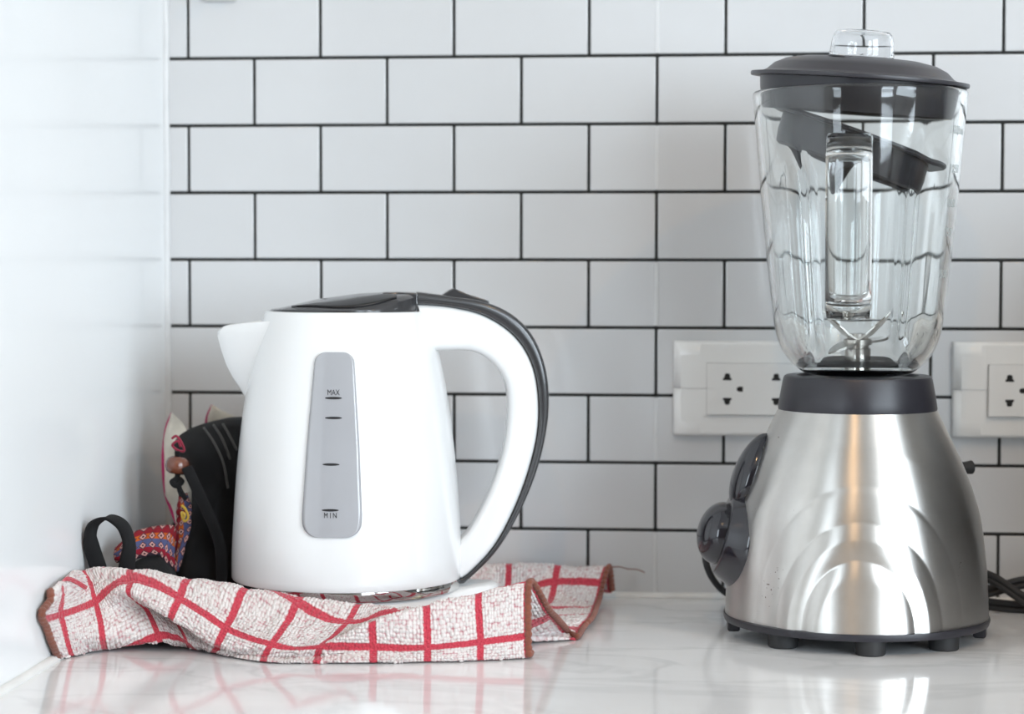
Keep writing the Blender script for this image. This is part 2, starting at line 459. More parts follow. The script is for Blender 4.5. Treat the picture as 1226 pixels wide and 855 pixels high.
M = dict(
    tile=mat_plain('glazed_white_tile', (0.63, 0.64, 0.65), rough=0.13, coat=0.3, noise=0.015, scale=12, bump=0.05, bump_scale=40, rough_var=0.05),
    grout=mat_plain('charcoal_grout', (0.022, 0.023, 0.022), rough=0.9, noise=0.3, scale=200, bump=0.4, bump_scale=900),
    caulk=mat_plain('white_sealant', (0.80, 0.80, 0.78), rough=0.45, noise=0.05, scale=60, bump=0.3, bump_scale=120),
    panel=mat_plain('white_gloss_laminate', (0.86, 0.88, 0.89), rough=0.22, coat=0.25, noise=0.01, scale=5),
    paint=mat_plain('taupe_wall_paint', (0.42, 0.40, 0.37), rough=0.8, noise=0.03, scale=8, bump=0.1),
    dark_wall=mat_plain('darkened_front_wall', (0.13, 0.11, 0.09), rough=0.6, noise=0.15, scale=9, bump=0.1),  # unseen wall darkened so the steel mirrors a dark band
    seam=mat_plain('grey_white_sealant', (0.66, 0.67, 0.675), rough=0.35, noise=0.04, scale=60, bump=0.2, bump_scale=120),
    ceiling=mat_plain('white_ceiling_paint', (0.80, 0.80, 0.79), rough=0.85, noise=0.02, scale=6, bump=0.1),
    floor=mat_plain('dark_timber_floor', (0.16, 0.11, 0.075), rough=0.4, noise=0.25, scale=18, bump=0.1),
    frame=mat_plain('window_frame_white', (0.75, 0.75, 0.74), rough=0.4),
    marble=mat_marble(),
    kettle=mat_plain('white_gloss_plastic', (0.84, 0.855, 0.86), rough=0.22, coat=0.5, noise=0.01, scale=10, rough_var=0.02),
    kettle_base=mat_plain('white_satin_plastic', (0.82, 0.83, 0.83), rough=0.3, noise=0.01, scale=10),
    dark_plastic=mat_plain('dark_grey_gloss_plastic', (0.040, 0.040, 0.043), rough=0.2, coat=0.3, noise=0.08, scale=30),
    recess=mat_plain('black_satin_plastic', (0.012, 0.012, 0.013), rough=0.35),
    gauge=mat_plain('smoky_grey_gauge', (0.40, 0.41, 0.435), rough=0.12, coat=0.5, noise=0.02, scale=20),
    ink=mat_plain('black_print', (0.012, 0.012, 0.014), rough=0.5),
    chrome=mat_plain('polished_chrome', (0.78, 0.78, 0.78), rough=0.06, metal=1.0, noise=0.02),
    brass=mat_plain('pale_metal_clip', (0.60, 0.55, 0.42), rough=0.3, metal=0.8),
    steel=mat_steel(),
    blade=mat_plain('blade_steel', (0.52, 0.50, 0.47), rough=0.22, metal=1.0, noise=0.1, scale=80),
    black=mat_plain('black_matt_plastic', (0.022, 0.021, 0.027), rough=0.36, noise=0.1, scale=40, bump=0.05, bump_scale=800),
    lid=mat_plain('charcoal_lid_plastic', (0.036, 0.035, 0.042), rough=0.38, noise=0.12, scale=35, bump=0.05, bump_scale=900),
    oven=mat_plain('dark_grey_enamel', (0.075, 0.072, 0.07), rough=0.35),
    rubber=mat_plain('black_rubber', (0.018, 0.018, 0.019), rough=0.6),
    knob=mat_plain('black_gloss_plastic', (0.014, 0.013, 0.018), rough=0.14, coat=0.4, noise=0.1),
    glass=mat_glass('thick_clear_glass', (0.975, 0.99, 0.983)),
    clear=mat_glass('clear_plastic', (0.96, 0.97, 0.98), ior=1.4),
    emboss=mat_plain('frosted_glass_lettering', (0.42, 0.46, 0.46), rough=0.4),
    socket=mat_plain('white_socket_plastic', (0.80, 0.80, 0.785), rough=0.25, coat=0.15, noise=0.01),
    hole=mat_plain('socket_hole_shade', (0.010, 0.008, 0.007), rough=0.6),  # near black puts the shade of deep holes into the colour
    hook=mat_plain('grey_white_plastic', (0.55, 0.55, 0.54), rough=0.35),
    towel=mat_towel(),
    hem=mat_cloth('rust_hem_thread', (0.27, 0.075, 0.04), scale=2500, bump=0.8),
    black_cotton=mat_cloth('black_cotton', (0.006, 0.006, 0.0072), scale=2600, bump=0.8, fuzz=0.06),
    cream_cotton=mat_cloth('cream_cotton_lining', (0.62, 0.58, 0.50), scale=2200),
    pink=mat_cloth('magenta_piping', (0.42, 0.025, 0.12), scale=2600),
    grey_stitch=mat_cloth('grey_stitching', (0.05, 0.048, 0.045), scale=2600),
    yellow=mat_cloth('yellow_embroidery', (0.52, 0.34, 0.04), scale=2600),
    crimson=mat_cloth('crimson_embroidery', (0.30, 0.02, 0.05), scale=2600),
    weave=mat_hill_weave(),
    bead=mat_plain('varnished_brown_wood', (0.115, 0.035, 0.018), rough=0.2, coat=0.5, noise=0.4, scale=60),
)

# ================================================================== the setting
XL, XR, YF, ZF, ZC = -0.3425, 2.30, -3.40, -0.90, 1.70
rng = random.Random(7)

def union_boxes(name, boxes, mat, parent=None):
    bm = bmesh.new()
    for b in boxes:
        t = box_bm(*b)
        me = bpy.data.meshes.new('tmp'); t.to_mesh(me); t.free()
        bm.from_mesh(me); bpy.data.meshes.remove(me)
    return bm_obj(name, bm, mat, parent)

XW = -2.0                      # the room goes on to the left of the white side panel
fl = bm_obj('floor', box_bm(XW - .1, XR + .1, YF - .1, .1, ZF - .05, ZF), M['floor']); tag(fl, kind='structure')
ce = bm_obj('ceiling', box_bm(XW - .1, XR + .1, YF - .1, .1, ZC, ZC + .05), M['ceiling']); tag(ce, kind='structure')
wl = bm_obj('wall_left', box_bm(XL - .03, XL, -.72, .0, ZF, ZC, .001, 1), M['panel']); tag(wl, kind='structure')
wo = bm_obj('wall_far_left', box_bm(XW - .1, XW, YF, .1, ZF, ZC), M['paint']); tag(wo, kind='structure')
# right wall and the wall behind the photographer, each with a window opening
wr = union_boxes('wall_right', [(XR, XR + .1, YF, -3.08, ZF, ZC), (XR, XR + .1, -1.52, .1, ZF, ZC),
                                (XR, XR + .1, -3.08, -1.52, ZF, .05), (XR, XR + .1, -3.08, -1.52, 1.63, ZC)], M['paint']); tag(wr, kind='structure')
wf = union_boxes('wall_front', [(XW - .1, -1.92, YF - .1, YF, ZF, ZC), (-1.28, 1.27, YF - .1, YF, ZF, ZC), (-1.92, -1.28, YF - .1, YF, ZF, -.13), (-1.92, -1.28, YF - .1, YF, 1.53, ZC), (2.17, XR + .1, YF - .1, YF, ZF, ZC),
                                (1.27, 2.17, YF - .1, YF, ZF, -.13), (1.27, 2.17, YF - .1, YF, 1.53, ZC)], M['dark_wall']); tag(wf, kind='structure')
w1 = union_boxes('window_1', [(XR - .01, XR + .03, -3.12, -3.06, .01, 1.66), (XR - .01, XR + .03, -1.54, -1.48, .01, 1.66),
                              (XR - .01, XR + .03, -3.06, -1.54, .01, .07), (XR - .01, XR + .03, -3.06, -1.54, 1.60, 1.66)], M['frame']); tag(w1, kind='structure')
w2 = union_boxes('window_2', [(1.23, 1.29, YF - .03, YF + .01, -.17, 1.57), (2.15, 2.21, YF - .03, YF + .01, -.17, 1.57),
                              (1.29, 2.15, YF - .03, YF + .01, -.17, -.11), (1.29, 2.15, YF - .03, YF + .01, 1.51, 1.57)], M['frame']); tag(w2, kind='structure')

w3 = union_boxes('added_window_3', [(-1.96, -1.90, YF - .03, YF + .01, -.17, 1.57), (-1.30, -1.24, YF - .03, YF + .01, -.17, 1.57),
                              (-1.90, -1.30, YF - .03, YF + .01, -.17, -.11), (-1.90, -1.30, YF - .03, YF + .01, 1.51, 1.57)], M['frame']); tag(w3, kind='structure')  # frame added round the side fill light

# tiled back wall: dark grout bed, each tile a piece of its own
TOP = 0.65
wb = union_boxes('wall_back', [(XW - .1, XR + .1, .0016, .1, ZF, TOP), (XW - .1, XR + .1, -.0005, .1, TOP, ZC)], M['grout'])
wb.data.materials.append(M['paint'])
for p in wb.data.polygons:
    if p.center.z > TOP + .01: p.material_index = 1
tag(wb, kind='structure')
tile_cache = {}
SEAM = 0.0255
def tile(x0, x1, r):
    wdt = round(x1 - x0, 4)
    if wdt not in tile_cache:
        bm = box_bm(-wdt / 2, wdt / 2, 0, .007, -.0239, .0239, .0009, 2)
        me = bpy.data.meshes.new('tile'); bm.to_mesh(me); bm.free()
        me.polygons.foreach_set('use_smooth', [True] * len(me.polygons)); me.set_sharp_from_angle(angle=R(50)); flat_faces(me, .0002)
        me.materials.append(M['tile']); tile_cache[wdt] = me
    o = link(bpy.data.objects.new('tile', tile_cache[wdt]), wb)
    o.location = ((x0 + x1) / 2, rng.uniform(-.00025, .00025), .025 + .05 * r)
    o.rotation_euler = (rng.uniform(-.0035, .0035), 0, rng.uniform(-.0022, .0022))
G = 0.0021
for r in range(13):
    # even rows counted from the worktop have a joint at the seam of the two wall panels
    base = -0.2745 if r % 2 else -0.3245
    xs = [base + .1 * k for k in range(-1, 16)]
    for k in range(len(xs) - 1):
        a, b = max(xs[k], XL - G / 2) + G / 2, min(xs[k + 1], 1.22) - G / 2
        if b - a < .006 or a > 1.2: continue
        if a < SEAM - .01 and b > SEAM + .01:
            tile(a, SEAM - .0006, r); tile(SEAM + .0006, b, r)
            bm = box_bm(SEAM - .0016, SEAM + .0016, -.0005, .004, .05 * r + .0015, .05 * r + .0485, .0004, 1)
            bm_obj('sealant_seam', bm, M['seam'], wb)
        else:
            tile(a, b, r)
# sealant fillets
def fillet(name, pts, mat):
    o = tube(name, pts, .0032, mat, n=60, seg=8); tag(o, kind='structure'); return o
rj = lambda a: rng.uniform(-a, a)
fillet('trim_1', [(XL + .0012 + rj(.0004), -.61 + .61 * k / 20, .0012 + rj(.0003)) for k in range(21)], M['caulk'])
fillet('trim_2', [(XL + .004 + 1.2 * k / 30, -.0008 + rj(.0003), .0008 + rj(.0004)) for k in range(31)], M['caulk'])
fillet('trim_3', [(XL + .0010 + rj(.0003), -.0008, .004 + .64 * k / 20) for k in range(21)], M['seam'])

# worktop
top = bm_obj('worktop', box_bm(XL, 1.8, -.62, 0, -.03, 0, .002, 2), M['marble'], smooth=True, angle=40)
tag(top, 'white polished marble worktop with faint grey veins under everything', 'worktop')
cab = empty('base_cabinet', (XL, 0, ZF))
tag(cab, 'white base cabinet below the marble worktop', 'cabinet')
bm_obj('carcass', box_bm(0.002, 2.14, -.58, -.002, .1, .869), M['panel'], cab)
bm_obj('plinth', box_bm(0.002, 2.14, -.53, -.002, 0, .1), M['recess'], cab)
for k in range(4):
    d = bm_obj('door', box_bm(.004 + k * .534, .534 + k * .534, -.598, -.58, .105, .865, .0015, 1), M['panel'], cab)
    tube('handle', [(.46 + k * .534, -.60, .80), (.46 + k * .534, -.622, .79), (.46 + k * .534, -.622, .69), (.46 + k * .534, -.60, .68)], .005, M['chrome'], d, n=20)

# dark oven added out of view to shade the lower wall and the steel
oven = empty('added_dark_oven', (.66, -.21, 0))
tag(oven, 'unseen dark oven added right of the blender to shade the wall', 'oven')
bm_obj('oven_body', box_bm(-.23, .23, -.17, .18, .015, .30, .006, 2), M['oven'], oven, True, 40)
bm_obj('oven_door', box_bm(-.225, .11, -.186, -.17, .03, .285, .003, 2), M['knob'], oven, True, 40)
tube('door_handle', [(-.19, -.186, .265), (-.19, -.212, .265), (.075, -.212, .265), (.075, -.186, .265)], .006, M['chrome'], oven, spline=False, seg=10)
for z in (.235, .155, .075):
    o = lathe('dial', [(.0, 0), (.019, 0), (.017, .016), (.0, .017)], M['lid'], oven, 28); o.location = (.17, -.17, z); o.rotation_euler = (R(90), 0, 0)
for x in (-.19, .19):
    for y in (-.13, .14):
        lathe('foot', [(.0, 0), (.012, 0), (.013, .016), (.0, .016)], M['rubber'], oven, 20, (x, y, 0))
# ceiling downlights with warm bulbs
def downlight(x, y, power, label):
    e = empty('ceiling_downlight', (x, y, ZC)); tag(e, label, 'lamp', 'warm ceiling downlights')
    lathe('lamp_ring', [(.045, 0), (.060, 0), (.060, -.006), (.048, -.010), (.045, -.004)], M['chrome'], e, 40, closed=True)
    ld = bpy.data.lights.new('bulb', 'AREA'); ld.shape = 'DISK'; ld.size = .06; ld.energy = power; ld.color = (1.0, .62, .30)
    o = bpy.data.objects.new('bulb', ld); COL.objects.link(o); o.parent = e; o.location = (0, 0, -.008)
downlight(-.09, -1.95, 5.5, 'warm ceiling downlight nearest the white side panel')
downlight(1.05, -1.30, 5.0, 'warm ceiling downlight nearest the right window')

# ================================================================== kettle
KR = R(9.4)
KX, KY, KS = -.1820, -.1400, 1.015
kettle = empty('electric_kettle', (KX, KY, .010), KR)
kettle.scale = (KS, KS, KS)
tag(kettle, 'white plastic electric kettle with grey water gauge and dark grey handle cover', 'kettle')
KZ = .010                      # local z = world z - KZ
KP = np.array([(.0774, .0330), (.0772, .050), (.0759, .075), (.0737, .105), (.0706, .135), (.0668, .160), (.0616, .186), (.0566, .204), (.0545, .2105)])
zz = np.linspace(.033, .2105, 40)
_d = catmull(KP, 200)
def kr(z): return np.interp(z, _d[:, 1], _d[:, 0])
prof = [(.0, .0335 - KZ), (.0745, .0335 - KZ), (.0768, .0332 - KZ), (.0774, .0345 - KZ)]
prof += [(kr(z), z - KZ) for z in zz[1:]]
prof += [(.0540, .2118 - KZ), (.0528, .2122 - KZ), (.0, .2122 - KZ)]
lathe('body', prof, M['kettle'], kettle, 128)
lathe('chrome_band', [(.0745, .0262 - KZ), (.0764, .0268 - KZ), (.0770, .0300 - KZ), (.0766, .0330 - KZ), (.0745, .0335 - KZ)], M['chrome'], kettle, 128)
lathe('lid_ring', [(.0500, .2120 - KZ), (.0512, .2121 - KZ), (.0511, .2127 - KZ), (.0500, .2130 - KZ)], M['dark_plastic'], kettle, 96, closed=True)

# spout: wedge shaped lip, pointed towards -x
def spout():
    zs = np.linspace(.152, .2065, 16)
    under = np.array([(-.0664, .152), (-.0708, .1598), (-.0755, .168), (-.0801, .178), (-.0838, .190), (-.0866, .2022)])
    V = []; nrow = 17
    for z in zs:
        tipx = np.interp(z, under[:, 1], under[:, 0]) if z < .2022 else -.0866 + (z - .2022) * 1.0
        r = kr(z)
        f = (z - .152) / (.2065 - .152)
        half = .004 + .024 * f ** .7
        xb = -math.sqrt(max(r * r - half * half, 0)) + .002
        for k in range(nrow):
            u = -1 + 2 * k / (nrow - 1)
            s = abs(u)
            x = tipx + (xb - tipx) * s ** 1.35
            V.append((x, u * half * (1 - .15 * (1 - s)), z - KZ - .0048 * f * (1 - s)))
    n = len(zs)
    F = grid_faces(n, nrow)
    # top cover slightly sunk so the lip reads as a rim
    base = len(V)
    for k in range(nrow):
        v = V[(n - 1) * nrow + k]; V.append((v[0] + .0018, v[1] * .9, v[2])); 
    for k in range(nrow):
        v = V[base + k]; V.append((v[0] + .001, v[1], v[2] - .01))
    for k in range(nrow - 1):
        a = (n - 1) * nrow + k
        F.append((a, a + 1, base + k + 1, base + k)); F.append((base + k, base + k + 1, base + nrow + k + 1, base + nrow + k))
    F.append(tuple(base + nrow + k for k in range(nrow)))
    o = mesh_obj('spout', V, F, M['kettle'], kettle)
    fix_normals(o); sharp(o, 50)
spout()

# water gauge and its marks, wrapped on the body
def on_body(x, z, off): 
    r = kr(z) + off
    return (x, -math.sqrt(max(r * r - x * x, 1e-9)), z - KZ)
def gauge():
    nv, nu = 40, 17
    z0, z1 = .0690, .1868
    V = []
    def row(v, grow, off):
        z = z0 + (z1 - z0) * v
        cx = -.0096 + .0020 * v
        hw = np.interp(v, [0, .12, .5, 1], [.0186, .0190, .0166, .0122])
        rc = .0095
        db, dt = (z - z0), (z1 - z)
        if db < rc: hw -= rc - math.sqrt(max(rc * rc - (rc - db) ** 2, 0))
        rt = .0068
        if dt < rt: hw -= rt - math.sqrt(max(rt * rt - (rt - dt) ** 2, 0))
        hw = hw + grow
        return [on_body(cx + hw * (-1 + 2 * k / (nu - 1)), z, off) for k in range(nu)]
    vs_ = (1 - np.cos(np.linspace(0, math.pi, nv))) / 2
    for v in vs_: V += row(v, 0, .0007)
    F = grid_faces(nv, nu)
    o = mesh_obj('water_gauge', V, F, M['gauge'], kettle)
    sd = o.modifiers.new('thickness', 'SOLIDIFY'); sd.thickness = .0016; sd.offset = 0
    o['label'] = 'translucent grey water level window'
    for z, x in ((.1578, -.0084), (.1452, -.0084), (.1156, -.0100), (.0865, -.0106)):
        P = []
        m = 20
        for k in range(m):
            a = 2 * math.pi * k / m
            P.append(on_body(x + .0055 * math.cos(a), z + .0008 * math.sin(a), .0017))
        mk = mesh_obj('level_mark', P, [tuple(range(m))], M['ink'], o, smooth=False)
    for body, z, x, s in (('MAX', .1612, -.0084, .0052), ('M I N', .0830, -.0105, .0050)):
        me = text_mesh(body, s)
        for v in me.vertices:
            v.co = Vector(on_body(x + v.co.x * .72, z + v.co.y, .0017))
        me.materials.clear(); me.materials.append(M['ink'])
        link(bpy.data.objects.new('lettering', me), o)
gauge()

# handle: white grip and dark outer cover, both swept in the kettle's own XZ plane
hole = [(.0560, .1855), (.0648, .1859), (.0859, .1847), (.1018, .1728), (.1081, .1541), (.1059, .1223), (.0969, .0931), (.0836, .0667), (.0760, .0580)]
bound = [(.0472, .2168), (.0520, .2167), (.0700, .2150), (.0913, .2097), (.1100, .1979), (.1220, .1820), (.1279, .1620), (.1287, .1354), (.1235, .1089), (.1129, .0797), (.0983, .0531), (.0788, .0334), (.0730, .0335)]
outer = [(.0472, .2246), (.0540, .2238), (.0700, .2216), (.0913, .2182), (.1099, .2098), (.1232, .1966), (.1313, .1793), (.1349, .1594), (.1341, .1354), (.1275, .1062), (.1156, .0770), (.0996, .0505), (.0790, .0300), (.0740, .0285)]
def sweep_band(name, A, B, widths, mat, nn=60, rc=.004, crown=0.0):
    A, B = resample(A, nn), resample(B, nn)
    V = []
    ncr = 24
    for i in range(nn):
        a, b = A[i], B[i]
        d = b - a; L = np.linalg.norm(d); e = d / L
        w = np.interp(i / (nn - 1), np.linspace(0, 1, len(widths)), widths)
        r = min(rc, L * .45, w * .45)
        pts = []
        for cx_, cy_, a0 in ((L - r, w / 2 - r, 0), (r, w / 2 - r, 90), (r, -w / 2 + r, 180), (L - r, -w / 2 + r, 270)):
            for q in range(6):
                t = R(a0 + 90 * q / 5)
                pts.append((cx_ + r * math.cos(t), cy_ + r * math.sin(t)))
        for (s, y) in pts:
            bulge = crown * (1 - (2 * y / w) ** 2) if s > L * .6 else 0
            p = a + e * (s + bulge)
            V.append((p[0], y, p[1] - KZ))
    F = grid_faces(nn, ncr, False, True)
    F.append(tuple(range(ncr))); F.append(tuple((nn - 1) * ncr + k for k in range(ncr))[::-1])
    o = fix_normals(mesh_obj(name, V, F, mat, kettle)); return sharp(o, 60)
sweep_band('handle', hole, bound, [.040, .034, .029, .027, .027, .028, .030], M['kettle'], rc=.006)
o = sweep_band('handle_cover', bound, outer, [.040, .035, .030, .028, .028, .028, .026], M['dark_plastic'], rc=.003, crown=.0012)
prism_xz('hinge_block', [(.0240, .2120 - KZ), (.0474, .2120 - KZ), (.0474, .2244 - KZ), (.0350, .2249 - KZ), (.0240, .2247 - KZ)], -.0195, .0195, M['dark_plastic'], kettle, .0010)
# lid: low dome rising towards the handle
def kettle_lid():
    nr, nt = 24, 72
    hx = [(-.052, .2132), (-.0431, .2142), (-.0192, .2200), (.0087, .2238), (.0266, .2247), (.046, .2243), (.053, .2240)]
    X = [p[0] for p in hx]; Z = [p[1] for p in hx]
    V = [(0, 0, np.interp(0, X, Z) - KZ)]
    for i in range(1, nr + 1):
        q = i / nr; r = .0502 * q
        for j in range(nt):
            t = 2 * math.pi * j / nt
            x, y = r * math.cos(t), r * math.sin(t)
            H = np.interp(x, X, Z)
            fall = 1 - (abs(y) / .0505) ** 3.0
            edge = 1 - max(0, (q - .9) / .1) ** 2 * (.8 if x < .03 else .2)
            V.append((x, y, .2134 - KZ + (H - .2134) * max(fall, .0) * edge))
    F = [(0, 1 + j, 1 + (j + 1) % nt) for j in range(nt)]
    for i in range(nr - 1):
        for j in range(nt):
            a = 1 + i * nt + j; b = 1 + i * nt + (j + 1) % nt
            F.append((a, a + nt, b + nt, b))
    base = 1 + (nr - 1) * nt
    n0 = len(V)
    for j in range(nt):
        v = V[base + j]; V.append((v[0], v[1], .2118 - KZ))
    for j in range(nt):
        F.append((base + j, n0 + j, n0 + (j + 1) % nt, base + (j + 1) % nt))
    lid = fix_normals(mesh_obj('lid', V, F, M['dark_plastic'], kettle)); sharp(lid, 50)
    # finger grip strip, its recess shade painted black, on the slope turned to the viewer
    P = []
    nx, ny = 30, 6
    for a in range(nx):
        x = -.036 + .069 * a / (nx - 1)
        y0, y1 = -math.sqrt(.0470 ** 2 - x * x), -(.0335 + .004 * (1 - a / (nx - 1))) * min(1, .72 + .28 * math.sin(math.pi * min(1, .12 + a / (nx - 1))))
        y1 = max(y1, y0 + .0015) if y0 < y1 else y0 + .0015
        for b_ in range(ny):
            y = y0 + (y1 - y0) * b_ / (ny - 1)
            H = np.interp(x, X, Z)
            P.append((x, y, .2134 - KZ + (H - .2134) * (1 - (abs(y) / .0505) ** 3.0) + .0004))
    fg = mesh_obj('finger_grip', P, grid_faces(nx, ny), M['recess'], lid)
    fix_normals(fg)
    sd = fg.modifiers.new('thickness', 'SOLIDIFY'); sd.thickness = .0006; sd.offset = 0
kettle_lid()
prism_xz('switch', [(.0630, .2222 - KZ), (.0690, .2262 - KZ), (.0722, .2274 - KZ), (.0760, .2256 - KZ), (.0819, .2232 - KZ), (.0955, .2190 - KZ), (.0955, .2150 - KZ), (.0650, .2180 - KZ)], -.009, .009, M['dark_plastic'], kettle, .0008)

# power base the kettle stands on
kb = empty('kettle_power_base', (KX, KY, .0095), KR)
kb.scale = (KS, KS, KS)
tag(kb, 'white round power base under the kettle on the checked towel', 'kettle base')
def power_base():
    nt = 120
    lv = [(.92, 0), (.975, .0008), (1.0, .004), (1.0, .0095), (.975, .0142), (.94, .0158)]
    V = []
    for s, z in lv:
        for j in range(nt):
            t = 2 * math.pi * j / nt
            tt = (t + math.pi) % (2 * math.pi) - math.pi
            lobe = math.exp(-(tt / .30) ** 2)
            r = .0765 * s + .027 * lobe
            V.append((r * math.cos(t), r * math.sin(t), z + (.0035 * lobe if z > .01 else 0)))
    F = []
    for i in range(len(lv) - 1):
        for j in range(nt):
            a = i * nt + j; b = i * nt + (j + 1) % nt
            F.append((a, b, b + nt, a + nt))
    F.append(tuple(range(nt))[::-1]); F.append(tuple((len(lv) - 1) * nt + j for j in range(nt)))
    o = fix_normals(mesh_obj('base_shell', V, F, M['kettle_base'], kb)); sharp(o, 40)
    cl = bm_obj('cord_clip', box_bm(.050, .068, -.0725, -.0655, .009, .0125, .001, 2), M['brass'], kb, True, 40)
    cl.rotation_euler = (0, 0, R(4))
    lathe('connector', [(.0, .0150), (.018, .0150), (.018, .0175), (.0, .0175)], M['kettle_base'], kb, 40)
power_base()

# ================================================================== blender
BX, BY, BS = .1628, -.1440, 1.016
BR = R(-4)
blender = empty('countertop_blender', (BX, BY, 0), BR)
blender.scale = (BS, BS, BS)
tag(blender, 'brushed steel blender with fluted glass jar and black lid', 'blender')
def w2b(p):
    x, y = p[0] - BX, p[1] - BY
    c, s = math.cos(-BR), math.sin(-BR)
    return ((c * x - s * y) / BS, (s * x + c * y) / BS, p[2] / BS)
bp_ = np.array([(.0858, .0125), (.0856, .0192), (.0848, .035), (.0838, .0501), (.0805, .0757), (.0755, .0946), (.0683, .1133), (.0600, .1309), (.0512, .1490)])
_b = catmull(bp_, 300)
def br(z): return np.interp(z, _b[:, 1], _b[:, 0])
def housing():
    th = np.concatenate([np.linspace(-math.pi * 1.5, -math.pi, 40, endpoint=False), np.linspace(-math.pi, 0, 320, endpoint=False), np.linspace(0, math.pi * .5, 40, endpoint=False)])
    zs = np.linspace(.0125, .1490, 170)
    T, Z = np.meshgrid(th, zs, indexing='ij')
    Rr = br(Z)
    Xc = Rr * np.cos(T)
    front = (np.sin(T) < 0)
    d = np.zeros_like(Rr)
    for wk, hk, amp in ((.0660, .0925, .0016), (.0530, .0700, .0017), (.0352, .0470, .0016)):
        q = np.sqrt(((Xc - .002) / wk) ** 2 + (np.clip(Z - .0125, 0, None) / hk) ** 2)
        q = np.where(front, q, 2)
        # each arch falls away towards its edge, the ring beyond rises again: a crisp crease
        ins = -amp * np.clip((q - .74) / .26, 0, 1) ** 1.6
        outs = -amp * np.clip(1 - (q - 1) / .26, 0, 1)
        d += np.where(q < 1, ins, outs)
    Rr = Rr + d
    V = np.stack([Rr * np.cos(T), Rr * np.sin(T), Z], -1).reshape(-1, 3)
    F = grid_faces(len(th), len(zs), True, False)
    n = len(zs)
    F.append(tuple(i * n + n - 1 for i in range(len(th)))); F.append(tuple(i * n for i in range(len(th)))[::-1])
    o = mesh_obj('motor_housing', V, F, M['steel'], blender)
    fix_normals(o); sharp(o, 60)
housing()
lathe('base_rim', [(.070, .0085), (.0862, .0095), (.0868, .0120), (.0866, .0138), (.0845, .0142), (.070, .0142)], M['black'], blender, 96)
lathe('collar', [(.030, .1480), (.0515, .1482), (.0518, .1495), (.0508, .1560), (.0486, .1680), (.0478, .1700), (.0465, .1708), (.0400, .1708), (.0392, .1690), (.030, .1690)], M['black'], blender, 96)
for (x, y) in ((.0092, -.0757), (-.0455, -.0575), (.0552, -.0498), (.030, .062), (-.048, .045)):
    lathe('foot', [(.0, 0), (.0086, 0), (.0095, .0008), (.0099, .0100), (.0099, .0120), (.0, .0120)], M['rubber'], blender, 28, (x, y, 0))
for a in (-172, -8, 100):
    c, s = math.cos(R(a)), math.sin(R(a))
    bm = box_bm(-.004, .004, -.006, .006, .0020, .0110, .001, 1)
    o = bm_obj('rim_tab', bm, M['black'], blender); o.location = (.0805 * c, .0805 * s, 0); o.rotation_euler = (0, 0, R(a))

def lathe_axis_mesh(bm, origin, axis, prof, seg=48):
    ax = Vector(axis).normalized(); up = Vector((0, 1, 0)); u = up.cross(ax).normalized(); v = ax.cross(u)
    rings = []
    for r, h in prof:
        rings.append([bm.verts.new(Vector(origin) + ax * h + (u * math.cos(2 * math.pi * k / seg) + v * math.sin(2 * math.pi * k / seg)) * max(r, 1e-5)) for k in range(seg)])
    for a, b in zip(rings, rings[1:]):
        for k in range(seg):
            bm.faces.new((a[k], a[(k + 1) % seg], b[(k + 1) % seg], b[k]))
    bm.faces.new(rings[0][::-1]); bm.faces.new(rings[-1])
kn = (-.970, 0, .244)
fc = (-.0888, 0, .0665)
bm = bmesh.new()
lathe_axis_mesh(bm, fc, kn, [(.0345, -.030), (.0340, -.0145), (.0325, -.0120), (.0268, -.0012), (.0258, -.0003), (.0235, 0), (.0, 0)])
up_ax = Vector((.40, 0, .917)).normalized(); nn_ax = Vector((-.917, 0, .40)).normalized()
sph = bmesh.ops.create_uvsphere(bm, u_segments=36, v_segments=20, radius=1.0)
for v in sph['verts']:
    c = v.co.copy()
    wy = .0165 * (1 - .25 * c.z)
    v.co = Vector((-.0690, 0, .1075)) + up_ax * (c.z * .0270) + nn_ax * (c.x * .0115) + Vector((0, c.y * wy, 0))
bmesh.ops.recalc_face_normals(bm, faces=bm.faces)
panel = bm_obj('control_panel', bm, M['knob'], blender, True, 40); panel.rotation_euler = (0, 0, R(10))
bm = bmesh.new()
lathe_axis_mesh(bm, fc, kn, [(.0212, -.002), (.0208, .0012)] + [(.0208 * math.cos(t), .0012 + .0148 * math.sin(t)) for t in np.linspace(.1, 1.5, 12)])
bmesh.ops.recalc_face_normals(bm, faces=bm.faces)
knob = bm_obj('speed_knob', bm, M['knob'], blender, True, 50); knob.rotation_euler = (0, 0, R(10))

